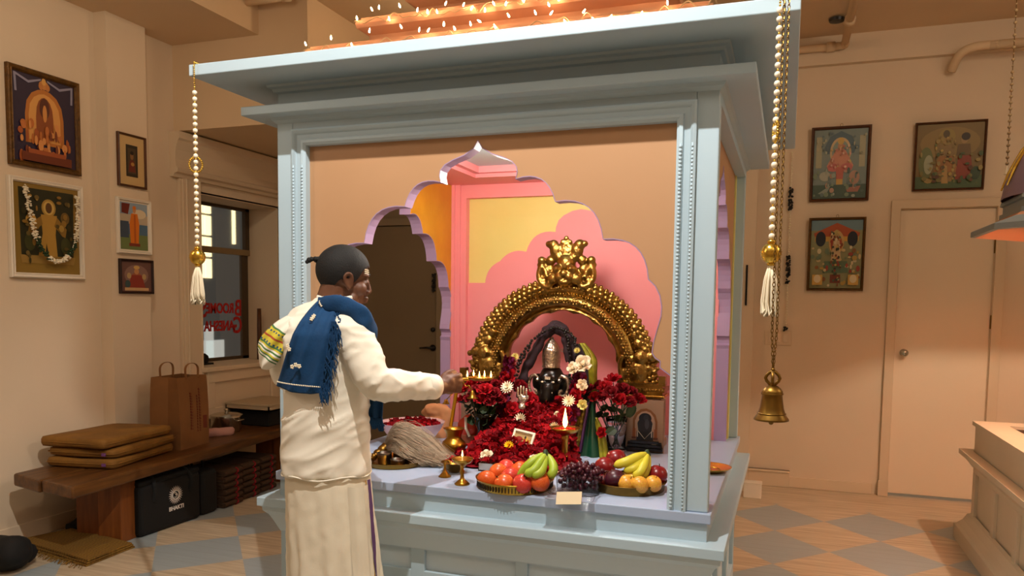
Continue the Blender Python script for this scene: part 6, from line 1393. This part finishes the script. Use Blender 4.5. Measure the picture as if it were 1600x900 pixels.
# shawl
rows = [((-0.0204, 1.4518), (0.0415, 1.4664)), ((-0.0492, 1.4122), (0.0584, 1.4292)), ((-0.0781, 1.3536), (0.0546, 1.3669)), ((-0.1021, 1.2907), (0.0445, 1.2926)), ((-0.1292, 1.2267), (0.0324, 1.2178)), ((-0.1504, 1.1819), (0.0204, 1.1704))]
A = smoothpath([V((a[0], 0, a[1])) for a, b in rows], 7); B_ = smoothpath([V((b[0], 0, b[1])) for a, b in rows], 7)
m = MB(); P = []
for i, (a, b) in enumerate(zip(A, B_)):
    row = []
    for j in range(25):
        q = a.lerp(b, j/24); z = q.z+.010*sin(pi*j/24)*(-1 if i > 25 else 0); fold = .007*sin(j*.75+i*.05)+.005*noise.noise(V((j*.3, i*.12, 3)))
        row.append(pw(q.x, surf(q.x, z, .012+max(0, fold))-.004, z))
    P.append(row)
m.sheet(P); sw = m.build('shawl', M_SHAWL, man, w=True, smooth=True, solid=.005); sw['label'] = 'blue shawl with small white flowers'
Bp = [pw(q.x, surf(q.x, q.z, .022)-.006, q.z) for q in B_]; Ap = [pw(q.x, surf(q.x, q.z, .022)-.004, q.z) for q in A]
m = MB(); r15 = random.Random(44)
for i in range(150):
    u = r15.uniform(.1, 1); p = Bp[int(u*(len(Bp)-1))]+PR*r15.uniform(-.022, .004)+PD*r15.uniform(-.012, -.002); L_ = r15.uniform(.03, .055)
    m.tube([p, p+V((0, 0, -L_*.5))+PR*r15.uniform(-.006, .012), p+V((0, 0, -L_))+PR*r15.uniform(-.006, .014)], [.0022, .0019, .001], 4)
m.build('fringe', M_SHAWL, sw, w=True)
roll = smoothpath([pw(-.045, .05, 1.44), pw(-0.0100, -0.0600, 1.4360), pw(0.0492, -0.0850, 1.4368), pw(0.1034, -0.1000, 1.4180), pw(0.1377, -0.0850, 1.3849), pw(0.1455, -0.0300, 1.3392), pw(.11, .07, 1.25)], 7); n = len(roll)
m = MB(); m.tube(roll, [interp(i/(n-1), [0, .2, .5, .8, 1], [.020, .026, .028, .027, .026]) for i in range(n)], 16, flat=.42, up=(0, 0, 1)); m.displace(.006, 30, 3)
m.build('shoulder_wrap', M_SHAWL, sw, w=True, smooth=True)
end = [(pw(0.1359, -0.0000, 1.2044), pw(0.1653, 0.0200, 1.1987)), (pw(0.1256, 0.0000, 1.1527), pw(0.1674, 0.0200, 1.1509)), (pw(0.1193, 0.0000, 1.1009), pw(0.1654, 0.0200, 1.0987)), (pw(0.1255, 0.0000, 1.0761), pw(0.1633, 0.0200, 1.0694))]
m = MB(); P = []
A = smoothpath([V(a) for a, b in end], 5); B_ = smoothpath([V(b) for a, b in end], 5)
for a, b in zip(A, B_): P.append([a.lerp(b, j/8)+PD*(.008*sin(j*1.3)) for j in range(9)])
m.sheet(P)
for i in range(36):
    u = r15.random(); p = A[-1].lerp(B_[-1], u); L_ = r15.uniform(.02, .042); m.tube([p, p+V((0, 0, -L_*.6))+PR*r15.uniform(-.003, .006), p+V((0, 0, -L_))+PR*r15.uniform(-.002, .01)], [.0026, .002, .001], 4)
m.build('hanging_end', M_SHAWL, sw, w=True, smooth=True, solid=.004)
for px_, pz_ in ((-0.0118, 1.4439), (-0.0060, 1.4362), (-0.0980, 1.3104), (-0.0922, 1.3006), (-0.0711, 1.2539), (-0.0594, 1.2501), (-0.0829, 1.2478), (-0.0232, 1.4010), (-0.0271, 1.3932)):
    m = MB(); m.ball(pw(px_, surf(px_, pz_, .026)-.005, pz_), .0035, (1, .6, 1), 1)
    for k in range(5):
        a = 2*pi*k/5+px_*90; q = (px_+cos(a)*.0045, pz_+sin(a)*.0045); m.ball(pw(q[0], surf(q[0], q[1], .026)-.006, q[1]), .0032, (1, .6, 1), 1)
    m.build('embroidered_flower', M_WHITEP, sw, w=True)
m = MB()
for k in range(26):
    q = V(((-0.1413, 1.1910)[0], 0, (-0.1413, 1.1910)[1])).lerp(V(((0.0048, 1.1820)[0], 0, (0.0048, 1.1820)[1])), k/25); m.ball(pw(q.x, surf(q.x, q.z, .026)-.004, q.z+.006), .0026, sub=1)
m.build('white_hem_stitching', M_WHITEP, sw, w=True)
# towel with coloured border over the far shoulder and elbow
tr_ = [(pw(-0.1372, 0.0000, 1.3976), pw(-0.0787, -0.0500, 1.3873)), (pw(-0.1639, -0.0200, 1.3795), pw(-0.1002, -0.0600, 1.3474)), (pw(-0.1893, -0.0300, 1.3532), pw(-0.1184, -0.0600, 1.3193)), (pw(-0.2118, -0.0300, 1.3247), pw(-0.1327, -0.0600, 1.2831)), (pw(-0.2202, -0.0300, 1.3003), pw(-0.1509, -0.0600, 1.2549)), (pw(-0.2165, -0.0300, 1.2720), pw(-0.1722, -0.0500, 1.2357)), (pw(-0.2108, -0.0300, 1.2396), pw(-0.1875, -0.0400, 1.2286))]
TWM = [M_COTTON, mat('towel_yellow', '#cdbb3a', .85), mat('towel_green', '#4c7a48', .85), mat('towel_blue', '#2c4f70', .85), mat('towel_red', '#a4472e', .85)]
A = smoothpath([V(a) for a, b in tr_], 6); B_ = smoothpath([V(b) for a, b in tr_], 6); m = MB(); vs = []
for i, (a, b) in enumerate(zip(A, B_)): vs.append([m.v(a.lerp(b, j/14)+PD*(-.018*sin(pi*j/14)+.005*sin(j*.9+i*.3))) for j in range(15)])
pat = [0]*8+[2, 1, 3, 1, 1, 4, 1, 1, 3, 2, 1, 0, 2, 0, 1, 2, 0, 2, 0, 0, 0, 0, 0, 0, 0, 0, 0, 0, 0, 0]
for i in range(len(vs)-1):
    for j in range(14):
        k = pat[i]; 
        if k == 3 and j % 2: k = 1
        m.mi = k; m.f([vs[i][j], vs[i][j+1], vs[i+1][j+1], vs[i+1][j]])
o = m.build('shoulder_cloth', TWM, man, w=True, smooth=True, solid=.004); o['label'] = 'white cloth with green, yellow and blue woven border'
# hand held flame lamp
lx = (-0.993, 2.47, 1.185); lp = thing('flame_lamp', 'flat brass flame lamp with five burning wicks held out in the hand', 'lamp', lx)
c = V(lx); hd_ = hp(.034, .014, .012); m = MB()
m.lathe([(.001, -.006), (.03, -.006), (.042, 0), (.046, .006), (.044, .007), (.038, .002), (.001, 0)], lx, 28); m.build('lamp_dish', M_BRASS, lp, w=True, smooth=True)
m = MB(); e = c+(hd_-c).normalized()*.042; m.tube(smoothpath([hp(-.03, .016, .018), hd_, hd_.lerp(e, .5), e], 6), [.006]*6+[.0055]*6+[.005]*6+[.007], 8); m.build('handle', M_BRASS, lp, w=True, smooth=True)
for q in ((-1.037, 2.45, 1.193), (-1.03, 2.49, 1.19), (-0.992, 2.45, 1.197), (-0.985, 2.48, 1.195), (-0.957, 2.47, 1.195)):
    z = lx[2]+.006; MB().lathe([(.006, z-.006), (.008, z), (.006, z+.001), (.001, z)], (q[0], q[1], 0), 10).build('wick_cup', M_BRASS, lp, w=True); flame(lp, (q[0], q[1], z), .022)
glow('flame_lamp_glow', (lx[0], lx[1], lx[2]+.04), .55, .02)
b0 = V((-1.036, 2.43, 1.162)); m = MB(); m.tube(smoothpath([hd_.lerp(e, .3), V((-1.048, 2.43, 1.179)), V((-1.036, 2.43, 1.162)), V((-1.022, 2.43, 1.163)), V((-1.012, 2.43, 1.15))], 5), .0022, 6)
bq = V((-1.009, 2.43, 1.13)); m.lathe([(.003, .018), (.006, .015), (.008, .006), (.012, -.004), (.019, -.009), (.0185, -.0095), (.008, -.002), (.001, .008)], bq, 20, cap=False); m.build('hanging_bell', M_BRASS, lp, w=True, smooth=True)
bq = V((-1.117, 2.45, 1.097)); m = MB().lathe([(.003, .012), (.006, .01), (.008, .003), (.013, -.004), (.0125, -.0045), (.001, .004)], bq, 16, cap=False); m.tube([bq+V((0, 0, .01)), hp(.012, .0, -.03)], .0018, 5); m.build('second_bell', M_BRASS, lp, w=True, smooth=True)
